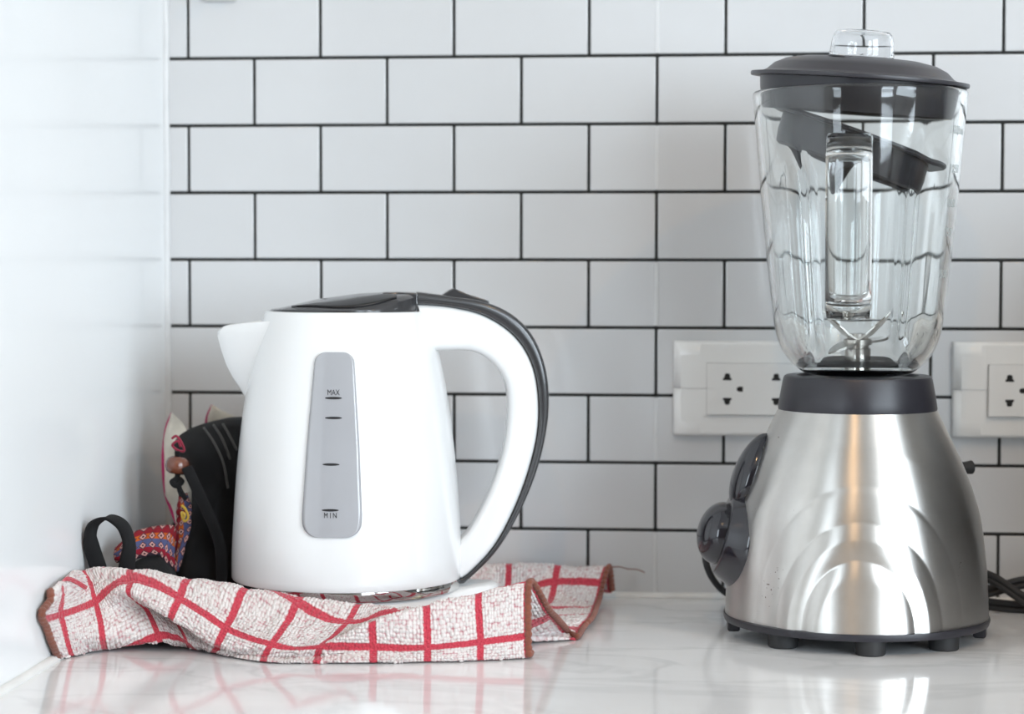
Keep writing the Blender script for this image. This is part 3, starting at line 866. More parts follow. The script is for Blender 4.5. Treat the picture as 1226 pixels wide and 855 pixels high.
# --- glass jar
def jar():
    out = [(.0001, .1712), (.0200, .1711), (.0315, .1713), (.0395, .1755), (.0475, .1840), (.0530, .1965), (.0560, .2150), (.0597, .2470), (.0640, .2910), (.0676, .3330), (.0692, .3490), (.0696, .3535), (.0688, .3556)]
    inn = [(.0672, .3561), (.0657, .3550), (.0650, .3480), (.0634, .3330), (.0596, .2910), (.0552, .2470), (.0518, .2150), (.0487, .1990), (.0435, .1875), (.0360, .1795), (.0300, .1765), (.0001, .1760)]
    O = catmull(out, 70); I = catmull(inn, 70)
    P = np.concatenate([O, I])
    seg = 192
    th = np.linspace(0, 2 * math.pi, seg, endpoint=False)
    T, K = np.meshgrid(th, np.arange(len(P)), indexing='ij')
    r = P[K, 0]; z = P[K, 1]
    flute = np.zeros_like(r)
    for c in (-128, -54, 54, 128):
        dth = (T - R(c) + math.pi) % (2 * math.pi) - math.pi
        up = np.clip((.330 - z) / .045, 0, 1); up = up * up * (3 - 2 * up)
        lo = np.clip((z - .180) / .02, 0, 1); lo = lo * lo * (3 - 2 * lo)
        wd = .05 + .09 * up
        flute += np.exp(-(dth / wd) ** 2) * up * lo
    # a soft four sided swell between the flutes
    body = np.clip((z - .19) / .03, 0, 1) * np.clip((.335 - z) / .05, 0, 1)
    r = r * (1 - .12 * flute)
    V = np.stack([r * np.cos(T), r * np.sin(T), z], -1).reshape(-1, 3)
    F = grid_faces(seg, len(P), True, False)
    o = mesh_obj('glass_jar', V, F, M['glass'], blender)
    bm = bmesh.new(); bm.from_mesh(o.data)
    bmesh.ops.remove_doubles(bm, verts=bm.verts, dist=4e-5)
    bmesh.ops.recalc_face_normals(bm, faces=bm.faces)
    bm.to_mesh(o.data); bm.free()
    o.data.polygons.foreach_set('use_smooth', [True] * len(o.data.polygons))
    return o
jar_o = jar()
hx_ = -.006
ribbon('jar_handle', [(hx_, -.0645, .3140), (hx_, -.078, .3175), (hx_, -.094, .3175), (hx_, -.1045, .3090), (hx_, -.1055, .2850), (hx_, -.1020, .2550), (hx_, -.0975, .2320), (hx_, -.0900, .2185), (hx_, -.0760, .2150), (hx_, -.0545, .2170)],
       (1, 0, 0), .028, .0115, M['glass'], jar_o, n=60)
# volume scale moulded into the glass
for body, z in (('1500ml', .3285), ('1250', .3040), ('1000', .2820), ('750', .2640), ('500', .2370)):
    me = text_mesh(body, .0075, extrude=.0001)
    a0 = R(-24)
    rz_ = np.interp(z, [.197, .215, .247, .291, .333, .35], [.053, .056, .0597, .064, .0676, .0693]) * 1.0 + .0004
    for v in me.vertices:
        t = a0 + v.co.x / rz_
        rr = rz_ + v.co.z + (v.co.y) * .09
        v.co = Vector((rr * math.cos(t), rr * math.sin(t), z + v.co.y))
    me.materials.clear(); me.materials.append(M['emboss'])
    link(bpy.data.objects.new('lettering', me), jar_o)
# --- blade assembly
lathe('gasket', [(.0, .1762), (.0262, .1762), (.0268, .1770), (.0262, .1786), (.0, .1790)], M['rubber'], blender, 48)
hub = lathe('blade_hub', [(.0, .1788), (.0085, .1788), (.0085, .1870), (.0075, .1874), (.0075, .1892), (.0095, .1896), (.0095, .1930), (.0060, .1938), (.0050, .1965), (.0, .1968)], M['blade'], blender, 32)
def blade(az, L, rise, tipz):
    w = .0075; t = .0008
    pts = []
    for f, ww in ((0.0, 1.0), (.35, 1.0), (.6, .9), (.85, .55), (1.0, .08)):
        zc = .1915 + (tipz - .1915) * max(0, (f - rise) / (1 - rise)) ** 1.1
        pts.append((f * L, ww * w, zc))
    V = []
    for x, ww, z in pts:
        V += [(x, -ww, z - t), (x, ww, z - t), (x, ww, z + t), (x, -ww, z + t)]
    F = grid_faces(len(pts), 4, False, True) + [(0, 1, 2, 3), tuple(4 * (len(pts) - 1) + k for k in (3, 2, 1, 0))]
    o = fix_normals(mesh_obj('blade', V, F, M['blade'], hub, smooth=False))
    o.rotation_euler = (0, 0, R(az))
blade(200, .0250, .10, .2130); blade(-20, .0235, .10, .2125); blade(30, .0265, .25, .1935); blade(218, .024, .2, .1850)

# --- lid, seated a little askew
lid = lathe('lid', [(.0, -.0012), (.0590, -.0012), (.0590, -.0210), (.0612, -.0215), (.0622, -.0195), (.0640, -.0070), (.0645, -.0008), (.0705, -.0004), (.0709, .0008), (.0706, .0020),
                    (.0640, .0026), (.0606, .0042), (.0560, .0085), (.0490, .0118), (.0380, .0140), (.0240, .0150), (.0, .0152)], M['lid'], blender, 96, (0, 0, 0))
lid.location = (-.0003, 0, .3628)
lid.rotation_euler = (R(2.5), R(4.4), 0)
lathe('measuring_cap', [(.0185, .0145), (.0208, .0148), (.0210, .0165), (.0200, .0260), (.0190, .0298), (.0172, .0318), (.0140, .0324), (.0, .0324), (.0, .0310), (.0136, .0310), (.0164, .0304), (.0176, .0290), (.0186, .0255), (.0192, .0170)],
      M['clear'], lid, 64, cap=False, closed=True, sharp_angle=None)
lathe('thumb_dimple', [(.0, .0132), (.0060, .0136), (.0082, .0146), (.0090, .0147), (.0092, .0140), (.0, .0120)], M['lid'], lid, 32, (-.012, -.0335, -.0010))

# black disc with rim and skirt, set slanted inside the jar
cap = empty('slanted_jar_disc', (BX, BY, .3310), BR)
cap.scale = (BS, BS, BS)
cap.rotation_euler = (0, R(20.5), BR)
tag(cap, 'black rimmed disc at a slant inside the glass jar', 'cap')
lathe('disc_rim', [(.0500, -.0010), (.0585, -.0012), (.0594, .0003), (.0588, .0020), (.0500, .0024)], M['lid'], cap, 80, closed=True)
lathe('disc_cup', [(.0, .0022), (.0510, .0022), (.0525, .0010), (.0518, -.0120), (.0500, -.0200), (.0480, -.0215), (.0470, -.0200), (.0490, -.0020), (.0, -.0010)], M['lid'], cap, 80)

# --- cords and grip at the back
def cord(name, pts, rad, parent, mat, twin=0.0, n=120):
    L = [w2b(p) for p in pts]
    if twin == 0: return tube(name, L, rad, mat, parent, n=n, seg=10)
    a = tube(name, [(p[0], p[1], p[2] - twin) for p in L], rad, mat, parent, n=n, seg=10)
    b = tube('cord_strand', [(p[0], p[1], p[2] + twin) for p in L], rad, mat, a, n=n, seg=10)
    return a
power = cord('power_cord', [(0.1745, -0.0482, .030), (0.2195, -0.0394, .020), (0.2545, -0.0460, .014), (0.2915, -0.0416, .0215), (0.3345, -0.0515, .022), (0.3565, -0.0845, .012), (0.3295, -0.0878, .0055), (0.2925, -0.0702, .0095),
                    (0.2645, -0.0570, .0255), (0.2475, -0.0394, .026), (0.2405, -0.0262, .014), (0.2545, -0.0416, .0070), (0.2895, -0.0570, .0055), (0.3495, -0.0460, .0055), (0.4045, -0.0350, .020), (0.4065, -0.0394, .090), (0.3795, -0.0570, .150), (0.3495, -0.0526, .1655)],
             .0024, blender, M['rubber'], twin=.0021, n=220)
o = bm_obj('plug', box_bm(-.013, .013, -.030, -.0005, -.011, .011, .003, 2), M['rubber'], power, True, 40)
o.location = w2b((.3413, -.0110, .1655)); o.rotation_euler = (0, 0, -BR)
cord('trailing_cord', [(0.0995, -0.0515, .075), (0.0745, -0.0570, .060), (0.0635, -0.0658, .044), (0.0635, -0.0680, .034), (0.0690, -0.0636, .022), (0.0780, -0.0570, .0125), (0.0945, -0.0460, .0035), (0.1345, -0.0328, .0030), (0.1945, -0.0262, .003)], .0024, blender, M['rubber'], n=80)
tube('cord_grip', [w2b(p) for p in ((0.2095, -0.1032, .1055), (0.2305, -0.0933, .1065), (0.2405, -0.0889, .1070), (0.2450, -0.0867, .1072))], [.006, .0042, .0042, .0048], M['rubber'], blender, n=16, seg=14)

# ================================================================== wall sockets
def socket_plate(x0, label):
    e = empty('wall_socket', (x0, 0, .1210))
    tag(e, label, 'socket', 'white double sockets on the tiled wall')
    W, H, D = .120, .0698, .0090
    mid = .0352
    for nm, z0, z1, dy in (('upper_cover', mid + .0001, H, .0006), ('lower_cover', 0, mid - .0001, 0)):
        bm = bmesh.new()
        n = 14
        # slightly crowned front, rounded outer edge
        xs = [0, .0008, .0025, .006, .02, W / 2, W - .02, W - .006, W - .0025, W - .0008, W]
        ys = [0, -.0045, -.0068, -.0080, -.0086, -.0090, -.0086, -.0080, -.0068, -.0045, 0]
        rows = []
        top_out = nm == 'upper_cover'
        zl = [0, .0008, .0025, .006, 1]
        prof = [(z0 if top_out else z1, 1.0)]
        hh = z1 - z0
        for f, q in ((.70, .998), (.93, .97), (.975, .85), (1.0, .50), (1.0, 0)):
            prof.append(((z0 + hh * f) if top_out else (z1 - hh * f), q))
        for z, q in prof:
            rows.append([bm.verts.new((x, (y * q) - (dy if q > .9 else 0) if y < 0 else 0, z)) for x, y in zip(xs, ys)])
        for a, b in zip(rows, rows[1:]):
            for k in range(len(xs) - 1):
                bm.faces.new((a[k], a[k + 1], b[k + 1], b[k]))
        bmesh.ops.recalc_face_normals(bm, faces=bm.faces)
        o = bm_obj(nm, bm, M['socket'], e, True, 60)
        sd = o.modifiers.new('thickness', 'SOLIDIFY'); sd.thickness = .0012; sd.offset = -1
    # socket insert with shallow holes, their deep shade painted black
    mx0, mz0, mw, mh = .0252, .0162, .0696, .0372
    union_boxes('gap_shade_strips', [(mx0 - .0006, mx0 + .0004, -.0099, -.008, mz0 - .0006, mz0 + mh + .0006), (mx0 + mw - .0004, mx0 + mw + .0006, -.0099, -.008, mz0 - .0006, mz0 + mh + .0006), (mx0, mx0 + mw, -.0099, -.008, mz0 - .0006, mz0 + .0004), (mx0, mx0 + mw, -.0099, -.008, mz0 + mh - .0004, mz0 + mh + .0006)], M['hook'], e)  # grey strips painted in for the shaded gap round the insert
    bm = bmesh.new()
    loops = []
    loops.append([(mx0, mz0), (mx0 + mw, mz0), (mx0 + mw, mz0 + mh), (mx0, mz0 + mh)])
    house = [(-3.1, -2.2), (3.1, -2.2), (3.1, -.6), (2.1, -.2), (2.0, 1.9), (1.1, 2.9), (-1.1, 2.9), (-2.0, 1.9), (-2.1, -.2), (-3.1, -.6)]
    dee = [(2.4, 1.9), (-.6, 1.9), (-2.1, .9), (-2.1, -.9), (-.6, -1.9), (2.4, -1.9)]
    for cx in (.0399, .0754):
        cz = mz0 + mh / 2
        loops.append([(cx + a * .001, cz + .0086 + b * .001) for a, b in house])
        loops.append([(cx + a * .001, cz - .0086 - b * .001) for a, b in house][::-1])
        loops.append([(cx + .0090 + a * .001, cz + b * .001) for a, b in dee])
    YF_ = -.0122
    edges, holes = [], []
    for li, lp in enumerate(loops):
        vsl = [bm.verts.new((x, YF_, z)) for x, z in lp]
        es = [bm.edges.new((vsl[k], vsl[(k + 1) % len(vsl)])) for k in range(len(vsl))]
        edges += es
        if li: holes.append(vsl)
        else: rim = vsl
    bmesh.ops.triangle_fill(bm, use_beauty=True, use_dissolve=False, edges=edges, normal=(0, -1, 0))
    for vsl in holes:
        back = [bm.verts.new((v.co.x, YF_ + .0018, v.co.z)) for v in vsl]
        m = len(vsl)
        for k in range(m):
            f = bm.faces.new((vsl[k], vsl[(k + 1) % m], back[(k + 1) % m], back[k])); f.material_index = 1
        f = bm.faces.new(back); f.material_index = 1
    back = [bm.verts.new((v.co.x, -.0090, v.co.z)) for v in rim]
    for k in range(4): bm.faces.new((rim[k], rim[(k + 1) % 4], back[(k + 1) % 4], back[k]))
    o = bm_obj('socket_insert', bm, M['socket'], e)
    o.data.materials.append(M['hole'])
    return e
socket_plate(.0379, 'white double socket plate on the tiles behind the blender, its left half showing')
socket_plate(.2409, 'white double socket plate on the tiles right of the blender, cut by the picture edge')

# wall hook at the upper edge of the picture
hk = empty('wall_hook', (-.2998, 0, .4420))
tag(hk, 'small pale plastic hook stuck on a tile near the left corner', 'hook')
bm = box_bm(-.0125, .0125, -.0032, .0003, 0, .058, .0012, 2)
vert = [e for e in bm.edges]
bm_obj('back_plate', bm, M['hook'], hk, True, 40)
ribbon('hook_arm', [(0, -.003, .040), (0, -.010, .030), (0, -.013, .018), (0, -.018, .010), (0, -.024, .012), (0, -.026, .020)], (1, 0, 0), .010, .003, M['hook'], hk, n=24)

TOWEL_NET = [
 (-1.35, [[-0.3391,-0.2744,0.002,-0.85],[-0.3391,-0.2864,0.001,-0.75],[-0.3385,-0.3037,0.013,-0.5],[-0.3385,-0.3136,0.024,-0.2],[-0.3385,-0.3251,0.0346,0.1],[-0.338,-0.3131,0.0399,0.4],[-0.3375,-0.2974,0.0447,0.7],[-0.335,-0.21,0.02,1.5],[-0.333,-0.1362,0.007,3.3],[-0.333,-0.06,0.006,5.1],[-0.333,-0.03,0.006,6],[-0.333,-0.018,0.004,6.6]]),
 (-1, [[-0.334,-0.2663,0.0022,-0.85],[-0.334,-0.2783,0.0012,-0.75],[-0.3348,-0.286,0.0115,-0.5],[-0.3355,-0.2906,0.0228,-0.2],[-0.3356,-0.2951,0.0329,0.1],[-0.3355,-0.2917,0.0407,0.4],[-0.3355,-0.2792,0.0493,0.7],[-0.326,-0.2077,0.022,1.5],[-0.322,-0.1362,0.007,3.3],[-0.322,-0.06,0.006,5.1],[-0.322,-0.03,0.006,6],[-0.322,-0.018,0.004,6.6]]),
 (0, [[-0.3187,-0.2443,0.0022,-0.95],[-0.3187,-0.2563,0.0012,-0.85],[-0.3169,-0.2701,0.0117,-0.65],[-0.3198,-0.2656,0.022,-0.35],[-0.3243,-0.2588,0.0326,0.0],[-0.3304,-0.2486,0.0417,0.3],[-0.3369,-0.2338,0.0481,0.6],[-0.305,-0.2043,0.022,1.5],[-0.295,-0.1362,0.007,3.3],[-0.295,-0.06,0.006,5.1],[-0.295,-0.03,0.006,6],[-0.295,-0.018,0.004,6.6]]),
 (1, [[-0.2828,-0.2445,0.0082,-1.3],[-0.2828,-0.2565,0.0072,-1.12],[-0.2866,-0.2542,0.0153,-0.85],[-0.2954,-0.2474,0.0275,-0.5],[-0.3008,-0.2633,0.0385,-0.25],[-0.3021,-0.2542,0.0445,-0.02],[-0.3045,-0.2349,0.0487,0.25],[-0.275,-0.2043,0.02,1.2],[-0.265,-0.1362,0.007,3.3],[-0.265,-0.06,0.006,5.1],[-0.265,-0.03,0.006,6],[-0.265,-0.018,0.004,6.6]]),
 (2, [[-0.2671,-0.2334,0.0022,-1.35],[-0.2671,-0.2454,0.0012,-1.2],[-0.266,-0.2588,0.0095,-0.9],[-0.2752,-0.2497,0.0206,-0.55],[-0.2725,-0.2713,0.0242,-0.45],[-0.2685,-0.2633,0.0357,0.0],[-0.2659,-0.2406,0.0446,0.5],[-0.245,-0.2179,0.018,1.5],[-0.235,-0.1362,0.007,3.6],[-0.235,-0.06,0.006,5.4],[-0.235,-0.03,0.006,6.2],[-0.235,-0.018,0.004,6.8]]),
 (3, [[-0.2478,-0.2465,0.0022,-0.62],[-0.2478,-0.2585,0.0012,-0.58],[-0.2454,-0.2667,0.0038,-0.52],[-0.2438,-0.2667,0.0054,-0.46],[-0.2409,-0.2769,0.0104,-0.36],[-0.2338,-0.2679,0.0264,0.28],[-0.2287,-0.244,0.0398,0.85],[-0.215,-0.2327,0.008,1.7],[-0.205,-0.1362,0.007,3.8],[-0.205,-0.06,0.006,5.6],[-0.205,-0.03,0.008,6.4],[-0.205,-0.018,0.004,7]]),
 (4, [[-0.2098,-0.2747,0.0022,-0.4],[-0.2098,-0.2867,0.0012,-0.34],[-0.2108,-0.2792,0.0024,-0.25],[-0.209,-0.2803,0.0063,-0.15],[-0.206,-0.2792,0.0109,0.02],[-0.1982,-0.2679,0.0233,0.68],[-0.1934,-0.2452,0.0346,1.2],[-0.185,-0.2327,0.008,2],[-0.175,-0.1362,0.007,4],[-0.175,-0.06,0.006,5.8],[-0.175,-0.03,0.014,6.6],[-0.175,-0.018,0.004,7.2]]),
 (5, [[-0.1769,-0.2744,0.0022,-0.45],[-0.1769,-0.2864,0.0012,-0.38],[-0.1781,-0.2769,0.0031,-0.2],[-0.1755,-0.2792,0.0098,0.0],[-0.1693,-0.2724,0.014,0.45],[-0.1615,-0.2622,0.0224,1.0],[-0.1561,-0.2429,0.0305,1.5],[-0.15,-0.2327,0.008,2.2],[-0.145,-0.1362,0.007,4],[-0.145,-0.06,0.006,5.8],[-0.145,-0.03,0.022,6.6],[-0.145,-0.018,0.004,7.2]]),
 (6, [[-0.1419,-0.2711,0.0022,-0.5],[-0.1419,-0.2831,0.0012,-0.42],[-0.143,-0.2758,0.0077,-0.05],[-0.1435,-0.2758,0.0244,0.42],[-0.1425,-0.2622,0.02,0.65],[-0.1362,-0.2542,0.0251,0.9],[-0.1316,-0.2418,0.0285,1.25],[-0.118,-0.2327,0.008,2],[-0.115,-0.1362,0.007,4],[-0.112,-0.06,0.006,5.8],[-0.112,-0.032,0.026,6.6],[-0.112,-0.018,0.006,7.2]]),
 (7, [[-0.1089,-0.2652,0.0022,-0.5],[-0.1089,-0.2772,0.0012,-0.42],[-0.1095,-0.2724,0.0118,0.1],[-0.1106,-0.2679,0.0335,0.62],[-0.1097,-0.2542,0.0277,1.0],[-0.1076,-0.2452,0.0257,1.25],[-0.1042,-0.2384,0.0262,1.5],[-0.092,-0.2327,0.008,2.1],[-0.085,-0.1362,0.007,4],[-0.08,-0.06,0.006,5.8],[-0.08,-0.034,0.028,6.6],[-0.08,-0.018,0.006,7.2]]),
 (8, [[-0.077,-0.2566,0.0022,-0.5],[-0.077,-0.2686,0.0012,-0.42],[-0.0773,-0.2656,0.0148,0.1],[-0.079,-0.2588,0.041,0.85],[-0.0761,-0.2406,0.0292,1.4],[-0.078,-0.227,0.01,1.9],[-0.074,-0.2157,0.008,2.2],[-0.066,-0.1873,0.006,2.9],[-0.055,-0.1362,0.006,4],[-0.048,-0.064,0.006,5.5],[-0.044,-0.036,0.0275,6.4],[-0.042,-0.018,0.006,7]]),
 (9, [[-0.0482,-0.2453,0.0022,-0.5],[-0.0482,-0.2573,0.0012,-0.42],[-0.0488,-0.2565,0.0179,0.1],[-0.0483,-0.2497,0.0474,1.0],[-0.0375,-0.2236,0.0243,1.9],[-0.0285,-0.1796,0.004,2.4],[-0.0219,-0.1875,0.0005,2.7],[-0.0196,-0.1497,0.003,3.1],[-0.0149,-0.1322,0.007,3.6],[-0.014,-0.062,0.006,5.5],[-0.0085,-0.036,0.0275,6.4],[-0.006,-0.018,0.006,7]]),
]

# ================================================================== checked terry towel
towel = empty('tea_towel', (-.19, -.25, 0))
tag(towel, 'crumpled white terry towel with red check and rust hem under the kettle', 'towel')
TO = np.array([-.19, -.25, 0])
def smooth_noise(A, B, seed, fx, fy):
    rs = np.random.RandomState(seed)
    g = rs.rand(96, 96)
    x, y = (A * fx) % 95, (B * fy) % 95
    i, j = np.floor(x).astype(int), np.floor(y).astype(int)
    u, v = x - i, y - j
    u, v = u * u * (3 - 2 * u), v * v * (3 - 2 * v)
    i1, j1 = (i + 1) % 96, (j + 1) % 96
    return g[i, j] * (1 - u) * (1 - v) + g[i1, j] * u * (1 - v) + g[i, j1] * (1 - u) * v + g[i1, j1] * u * v
def towel_cloth():
    av = np.array([r[0] for r in TOWEL_NET], float)
    net = np.array([r[1] for r in TOWEL_NET], float)               # stations x profile x (x, y, z, b)
    net = np.concatenate([net, np.tile(av[:, None, None], (1, net.shape[1], 1))], 2)
    S, T = net.shape[:2]
    ss = np.linspace(0, S - 1, 560)
    tt = np.concatenate([np.linspace(0, 7, 270, endpoint=False), np.linspace(7, T - 1, 90)])
    Q = catmull_at(net, ss)                                        # dense along the width
    Q = np.swapaxes(catmull_at(np.swapaxes(Q, 0, 1), tt), 0, 1)    # dense along the length
    P, b, a = Q[..., :3].copy(), Q[..., 3], Q[..., 4]
    def normals(P):
        du = np.gradient(P, axis=0); dv = np.gradient(P, axis=1)
        n = np.cross(du, dv)
        return n / (np.linalg.norm(n, axis=-1, keepdims=True) + 1e-9)
    N = normals(P)
    P += N * ((smooth_noise(a + 3, b + 3, 3, 2.3, 1.7) - .5) * .0022 + (smooth_noise(a + 3, b + 3, 5, 5.1, 4.3) - .5) * .0012)[..., None]
    # loops of the pile, flat in the woven stripes
    fa, fb = np.abs((a + .5) % 1 - .5), np.abs((b + .5) % 1 - .5)
    stripe = np.clip(1 - (np.minimum(fa, fb) - .06) / .03, 0, 1)
    ja = a * 15 + .7 * smooth_noise(a + 3, b + 3, 11, 9, 9); jb = b * 15 + .7 * smooth_noise(a + 3, b + 3, 12, 9, 9)
    loop = np.abs(np.sin(math.pi * ja) * np.sin(math.pi * jb)) ** .6
    hgt = loop * (.5 + .5 * smooth_noise(a + 3, b + 3, 13, 17, 17)) * .0016
    P += N * (hgt * (1 - stripe) + .0002 * stripe)[..., None]
    low = P[..., 2] < .0010
    P[..., 2] = np.where(low, .0010 + .0002 * loop, P[..., 2])
    # the power base presses the cloth flat
    dk = np.hypot(P[..., 0] - KX, P[..., 1] - KY)
    P[..., 2] = np.minimum(P[..., 2], .0091 + np.clip(dk - .0788, 0, None) * 4)
    P[..., 0] = np.maximum(P[..., 0], XL + .0018)
    nu, nv = P.shape[:2]
    I = np.arange(nu * nv).reshape(nu, nv)
    F = np.stack([I[:-1, :-1], I[1:, :-1], I[1:, 1:], I[:-1, 1:]], -1).reshape(-1, 4)
    me = bpy.data.meshes.new('cloth')
    me.vertices.add(nu * nv); me.vertices.foreach_set('co', (P - TO).astype(np.float32).ravel())
    me.loops.add(F.size); me.loops.foreach_set('vertex_index', F.ravel().astype(np.int32))
    me.polygons.add(len(F)); me.polygons.foreach_set('loop_start', (np.arange(len(F)) * 4).astype(np.int32))
    me.update(calc_edges=True)
    lay = me.uv_layers.new(name='UVMap')
    uv = np.stack([a.ravel(), b.ravel()], 1)[F.ravel()]
    lay.data.foreach_set('uv', uv.astype(np.float32).ravel())
    me.polygons.foreach_set('use_smooth', np.ones(len(F), bool))
    me.materials.append(M['towel'])
    me.validate()
    o = link(bpy.data.objects.new('cloth', me), towel)
    sd = o.modifiers.new('thickness', 'SOLIDIFY'); sd.thickness = .0009; sd.offset = -1
    # hems along both short edges
    for row, off in ((P[0], -.0008), (P[-1], .0008)):
        E = row[::3] - TO
        n = len(E)
        s = np.concatenate([[0], np.cumsum(np.linalg.norm(np.diff(E, axis=0), axis=1))])
        m = int(s[-1] / .0007)
        u = np.linspace(0, s[-1], m)
        Ed = np.stack([np.interp(u, s, E[:, k]) for k in range(3)], 1)
        for _ in range(6): Ed[1:-1] = (Ed[:-2] + Ed[2:] + 2 * Ed[1:-1]) / 4
        Ed[:, 0] += off
        Ed[:, 2] = np.maximum(Ed[:, 2], .0026)
        rad = .0019 + .0008 * np.abs(np.sin(u / .0042 * math.pi))
        tube('hem', Ed, list(rad), M['hem'], towel, spline=False, seg=8, flat=.75)
towel_cloth()
tube('loose_thread', [(p[0] - TO[0], p[1] - TO[1], p[2]) for p in ((-.008, -.030, .026), (.000, -.026, .0262), (.006, -.018, .0235), (.012, -.012, .0225), (.018, -.010, .0200))], .0004, M['hem'], towel, n=30, seg=6)

# ================================================================== black cloth bag behind the kettle
DY = 1.13
bag = empty('cloth_bag', (-.29, -.09 * DY, 0))
tag(bag, 'crumpled black cloth bag with woven band and wooden bead in the corner', 'bag')
BO = Vector((-.29, -.09 * DY, 0))
def bl(pts): return [(p[0] - BO.x, p[1] * DY - BO.y, p[2] - BO.z) for p in pts]
def blob(name, rings, mat, parent, seg=64, nz=60, seed=1, amp=.002, uvs=False):
    A = catmull(np.array(rings, float), nz)
    th = np.linspace(0, 2 * math.pi, seg, endpoint=False)
    V = []
    for i, (z, cx, cy, ax, ay) in enumerate(A):
        c, s = np.cos(th), np.sin(th)
        nn = smooth_noise(th * 3.0 / math.pi * 2 + 3, np.full(seg, z * 60.) + 3, seed, 1.3, 1.0) - .5
        n2 = np.sin(th * 3 + z * 45 + seed) * .5
        k = 1 + (nn * 1.2 + n2 * .5) * amp / .02
        x = cx + np.sign(c) * np.abs(c) ** .85 * max(ax, .0005) * k
        y = cy + np.sign(s) * np.abs(s) ** .85 * max(ay, .0005) * k
        V += [(x[j] - BO.x, y[j] * DY - BO.y, z) for j in range(seg)]
    F = grid_faces(nz, seg, False, True)
    F.append(tuple(range(seg))[::-1]); F.append(tuple((nz - 1) * seg + k for k in range(seg)))
    return fix_normals(mesh_obj(name, V, F, mat, parent))
# z, cx, cy, ax, ay
body = blob('bag_body', [(.010, -.286, -.088, .020, .040), (.016, -.286, -.088, .0260, .046), (.030, -.285, -.088, .0255, .046), (.060, -.281, -.084, .0205, .044),
              (.086, -.279, -.080, .0190, .042), (.106, -.282, -.080, .0230, .040), (.119, -.2855, -.079, .0265, .036), (.1275, -.2835, -.074, .0235, .030), (.1335, -.277, -.070, .0165, .024), (.1365, -.272, -.068, .009, .014)],
     M['black_cotton'], bag, seed=4, amp=.0026)
blob('side_fold', [(.010, -.313, -.150, .014, .022), (.018, -.314, -.150, .0195, .027), (.032, -.314, -.150, .0185, .026), (.044, -.311, -.148, .0130, .020), (.050, -.307, -.146, .006, .010)],
     M['black_cotton'], bag, seed=9, amp=.0014, nz=36)
def sheet(name, L, Rr, mat, parent, nu=14, nv=40, bulge=.004, thick=.0012, uvscale=(1, 4), wob=.0015):
    A, B = catmull(np.array(L, float), nv), catmull(np.array(Rr, float), nv)
    V, UV = [], []
    for j in range(nv):
        for i in range(nu):
            u = i / (nu - 1)
            p = A[j] * (1 - u) + B[j] * u
            y = p[1] - bulge * math.sin(math.pi * u) + wob * math.sin(j * .45 + u * 4)
            V.append((p[0] - BO.x, y * DY - BO.y, p[2])); UV.append((u * uvscale[0], j / (nv - 1) * uvscale[1]))
    o = mesh_obj(name, V, grid_faces(nv, nu), mat, parent, uv=UV)
    fix_normals(o)
    sd = o.modifiers.new('thickness', 'SOLIDIFY'); sd.thickness = thick; sd.offset = 0
    return o
WU = [(-0.3312,-0.165,0.0568),(-0.3211,-0.1575,0.0664),(-0.3092,-0.15,0.0694),(-0.3,-0.1425,0.0697),(-0.2969,-0.135,0.0648)]
WL = [(-0.327,-0.175,0.049),(-0.3165,-0.1675,0.0502),(-0.3053,-0.16,0.052),(-0.2996,-0.1525,0.0454),(-0.296,-0.145,0.0382)]
w = sheet('woven_band', WU, WL, M['weave'], bag, uvscale=(.95, 2.2), bulge=.006)
w['label'] = 'multicoloured hand-woven band'
W2L = [(-0.2971,-0.13,0.0902),(-0.2988,-0.13,0.0749),(-0.3,-0.13,0.0579),(-0.3012,-0.13,0.0369)]
W2R = [(-0.29,-0.133,0.0906),(-0.2877,-0.133,0.0771),(-0.29,-0.133,0.0612),(-0.2975,-0.133,0.0363)]
sheet('woven_band', W2L, W2R, M['weave'], bag, uvscale=(.6, 2.4), bulge=.002)
LIL = [(-0.3143,-0.085,0.1411),(-0.3177,-0.088,0.1301),(-0.3193,-0.091,0.1087),(-0.3168,-0.094,0.0862),(-0.3118,-0.097,0.0737),(-0.3063,-0.1,0.0625)]
LIR = [(-0.3140,-0.085,0.1411),(-0.3064,-0.088,0.1343),(-0.3003,-0.091,0.1258),(-0.2948,-0.094,0.1085),(-0.2941,-0.097,0.0855),(-0.2993,-0.1,0.0626)]
ln = sheet('lining', LIL, LIR, M['cream_cotton'], bag, bulge=.003, wob=.0006)
ln['label'] = 'cream lining edged in magenta'
tube('piping', bl(LIL), .0013, M['pink'], ln, n=50, seg=8)
ln2 = sheet('lining', [(-0.2963,-0.045,0.1437),(-0.2994,-0.045,0.1358),(-0.3006,-0.045,0.1273)], [(-0.2951,-0.045,0.1437),(-0.2865,-0.045,0.1389),(-0.2681,-0.045,0.1311)], M['cream_cotton'], bag, nv=20, bulge=.002, wob=.0003)
tube('piping', bl([(-0.2957,-0.0455,0.1440),(-0.2994,-0.0455,0.1358),(-0.3006,-0.0455,0.1273)]), .0010, M['pink'], ln2, n=24, seg=8)
ribbon('strap', bl([(-0.2900,-0.136,0.1085),(-0.2825,-0.141,0.0961),(-0.2758,-0.142,0.0822),(-0.2690,-0.1425,0.0672),(-0.2650,-0.1425,0.0516),(-0.2645,-0.142,0.0250)]), (1, .35, .15), .0075, .0022, M['black_cotton'], bag)
LOOP = [(-0.3318,-0.185,0.0260),(-0.3328,-0.192,0.0440),(-0.3372,-0.195,0.0609),(-0.3378,-0.197,0.0689),(-0.3350,-0.197,0.0775),(-0.3262,-0.196,0.0813),(-0.3175,-0.193,0.0761),(-0.3138,-0.191,0.0649),(-0.3154,-0.189,0.0531),(-0.3176,-0.185,0.0420),(-0.3166,-0.178,0.0280)]
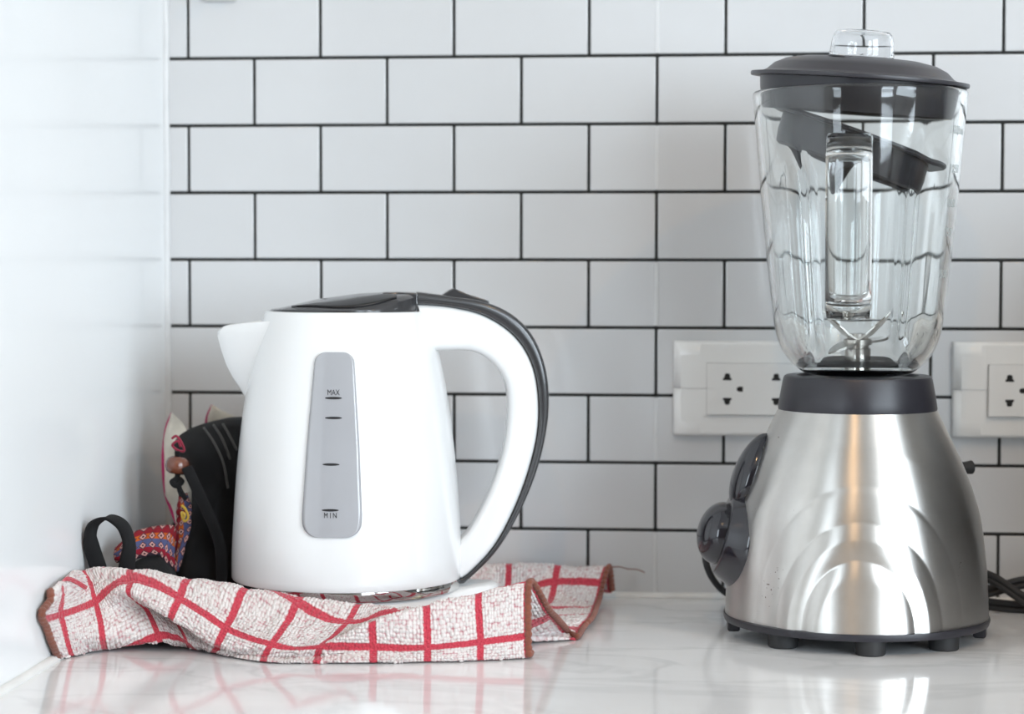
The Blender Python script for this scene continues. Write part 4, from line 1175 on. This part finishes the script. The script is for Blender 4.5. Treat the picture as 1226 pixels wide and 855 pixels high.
ribbon('hanging_loop', bl(LOOP), [(.55, .8, .1)] * 3 + [(.35, .9, 0)] * 5 + [(.6, .8, 0)] * 3, .0125, .0020, M['black_cotton'], bag, n=70)
for pts in ([(-0.2861,-0.106,0.1330),(-0.2768,-0.114,0.1235),(-0.2690,-0.1190,0.1097),(-0.2655,-0.120,0.0924)], [(-0.2803,-0.101,0.1345),(-0.2721,-0.109,0.1254),(-0.2656,-0.1140,0.1122)], [(-0.2745,-0.098,0.1350),(-0.2680,-0.105,0.1275),(-0.2620,-0.109,0.1180)]):
    tube('seam_stitching', bl(pts), .0008, M['grey_stitch'], bag, n=24, seg=6)
tube('embroidery', bl([(-0.3029,-0.127,0.1272),(-0.2995,-0.127,0.1289),(-0.296,-0.127,0.1244),(-0.2943,-0.127,0.1188),(-0.2989,-0.127,0.1193),(-0.3024,-0.127,0.1227),(-0.2985,-0.1275,0.1255),(-0.2965,-0.1275,0.1215)]), .0009, M['crimson'], bag, n=60, seg=6)
tube('embroidery', bl([(-0.2932,-0.138,0.0827),(-0.2904,-0.138,0.0799),(-0.2887,-0.138,0.0743),(-0.2915,-0.138,0.072),(-0.2932,-0.138,0.0776),(-0.2910,-0.1385,0.0765),(-0.2915,-0.1385,0.0740)]), .0009, M['yellow'], bag, n=60, seg=6)
bead = lathe('wooden_bead', [(.0022, -.0058), (.0048, -.0060), (.0072, -.0044), (.0084, -.0016), (.0084, .0016), (.0072, .0044), (.0048, .0060), (.0022, .0058), (.0020, 0)], M['bead'], bag, 32, closed=True, sharp_angle=None)
bead.location = (-.2975 - BO.x, -.132 * DY - BO.y, .1092); bead.rotation_euler = (R(-8), R(8), 0)
tube('cord_knot', bl([(-.2976, -.132, .1190), (-.2976, -.132, .1092), (-.2972, -.134, .1015), (-.3000, -.137, .0985), (-.2968, -.138, .0960), (-.2935, -.136, .0985), (-.2965, -.134, .1000), (-.2950, -.136, .0930), (-.2930, -.137, .0890)]), .0019, M['black_cotton'], bag, n=70, seg=8)
tube('cord_knot', bl([(-.2970, -.136, .0985), (-.2945, -.1375, .0935), (-.2925, -.1375, .0900), (-.2905, -.137, .0865)]), .0017, M['black_cotton'], bag, n=24, seg=8)

# render paths through glass
scene.cycles.max_bounces = 16
scene.cycles.transmission_bounces = 14
scene.cycles.glossy_bounces = 6
scene.cycles.diffuse_bounces = 5
scene.cycles.transparent_max_bounces = 12
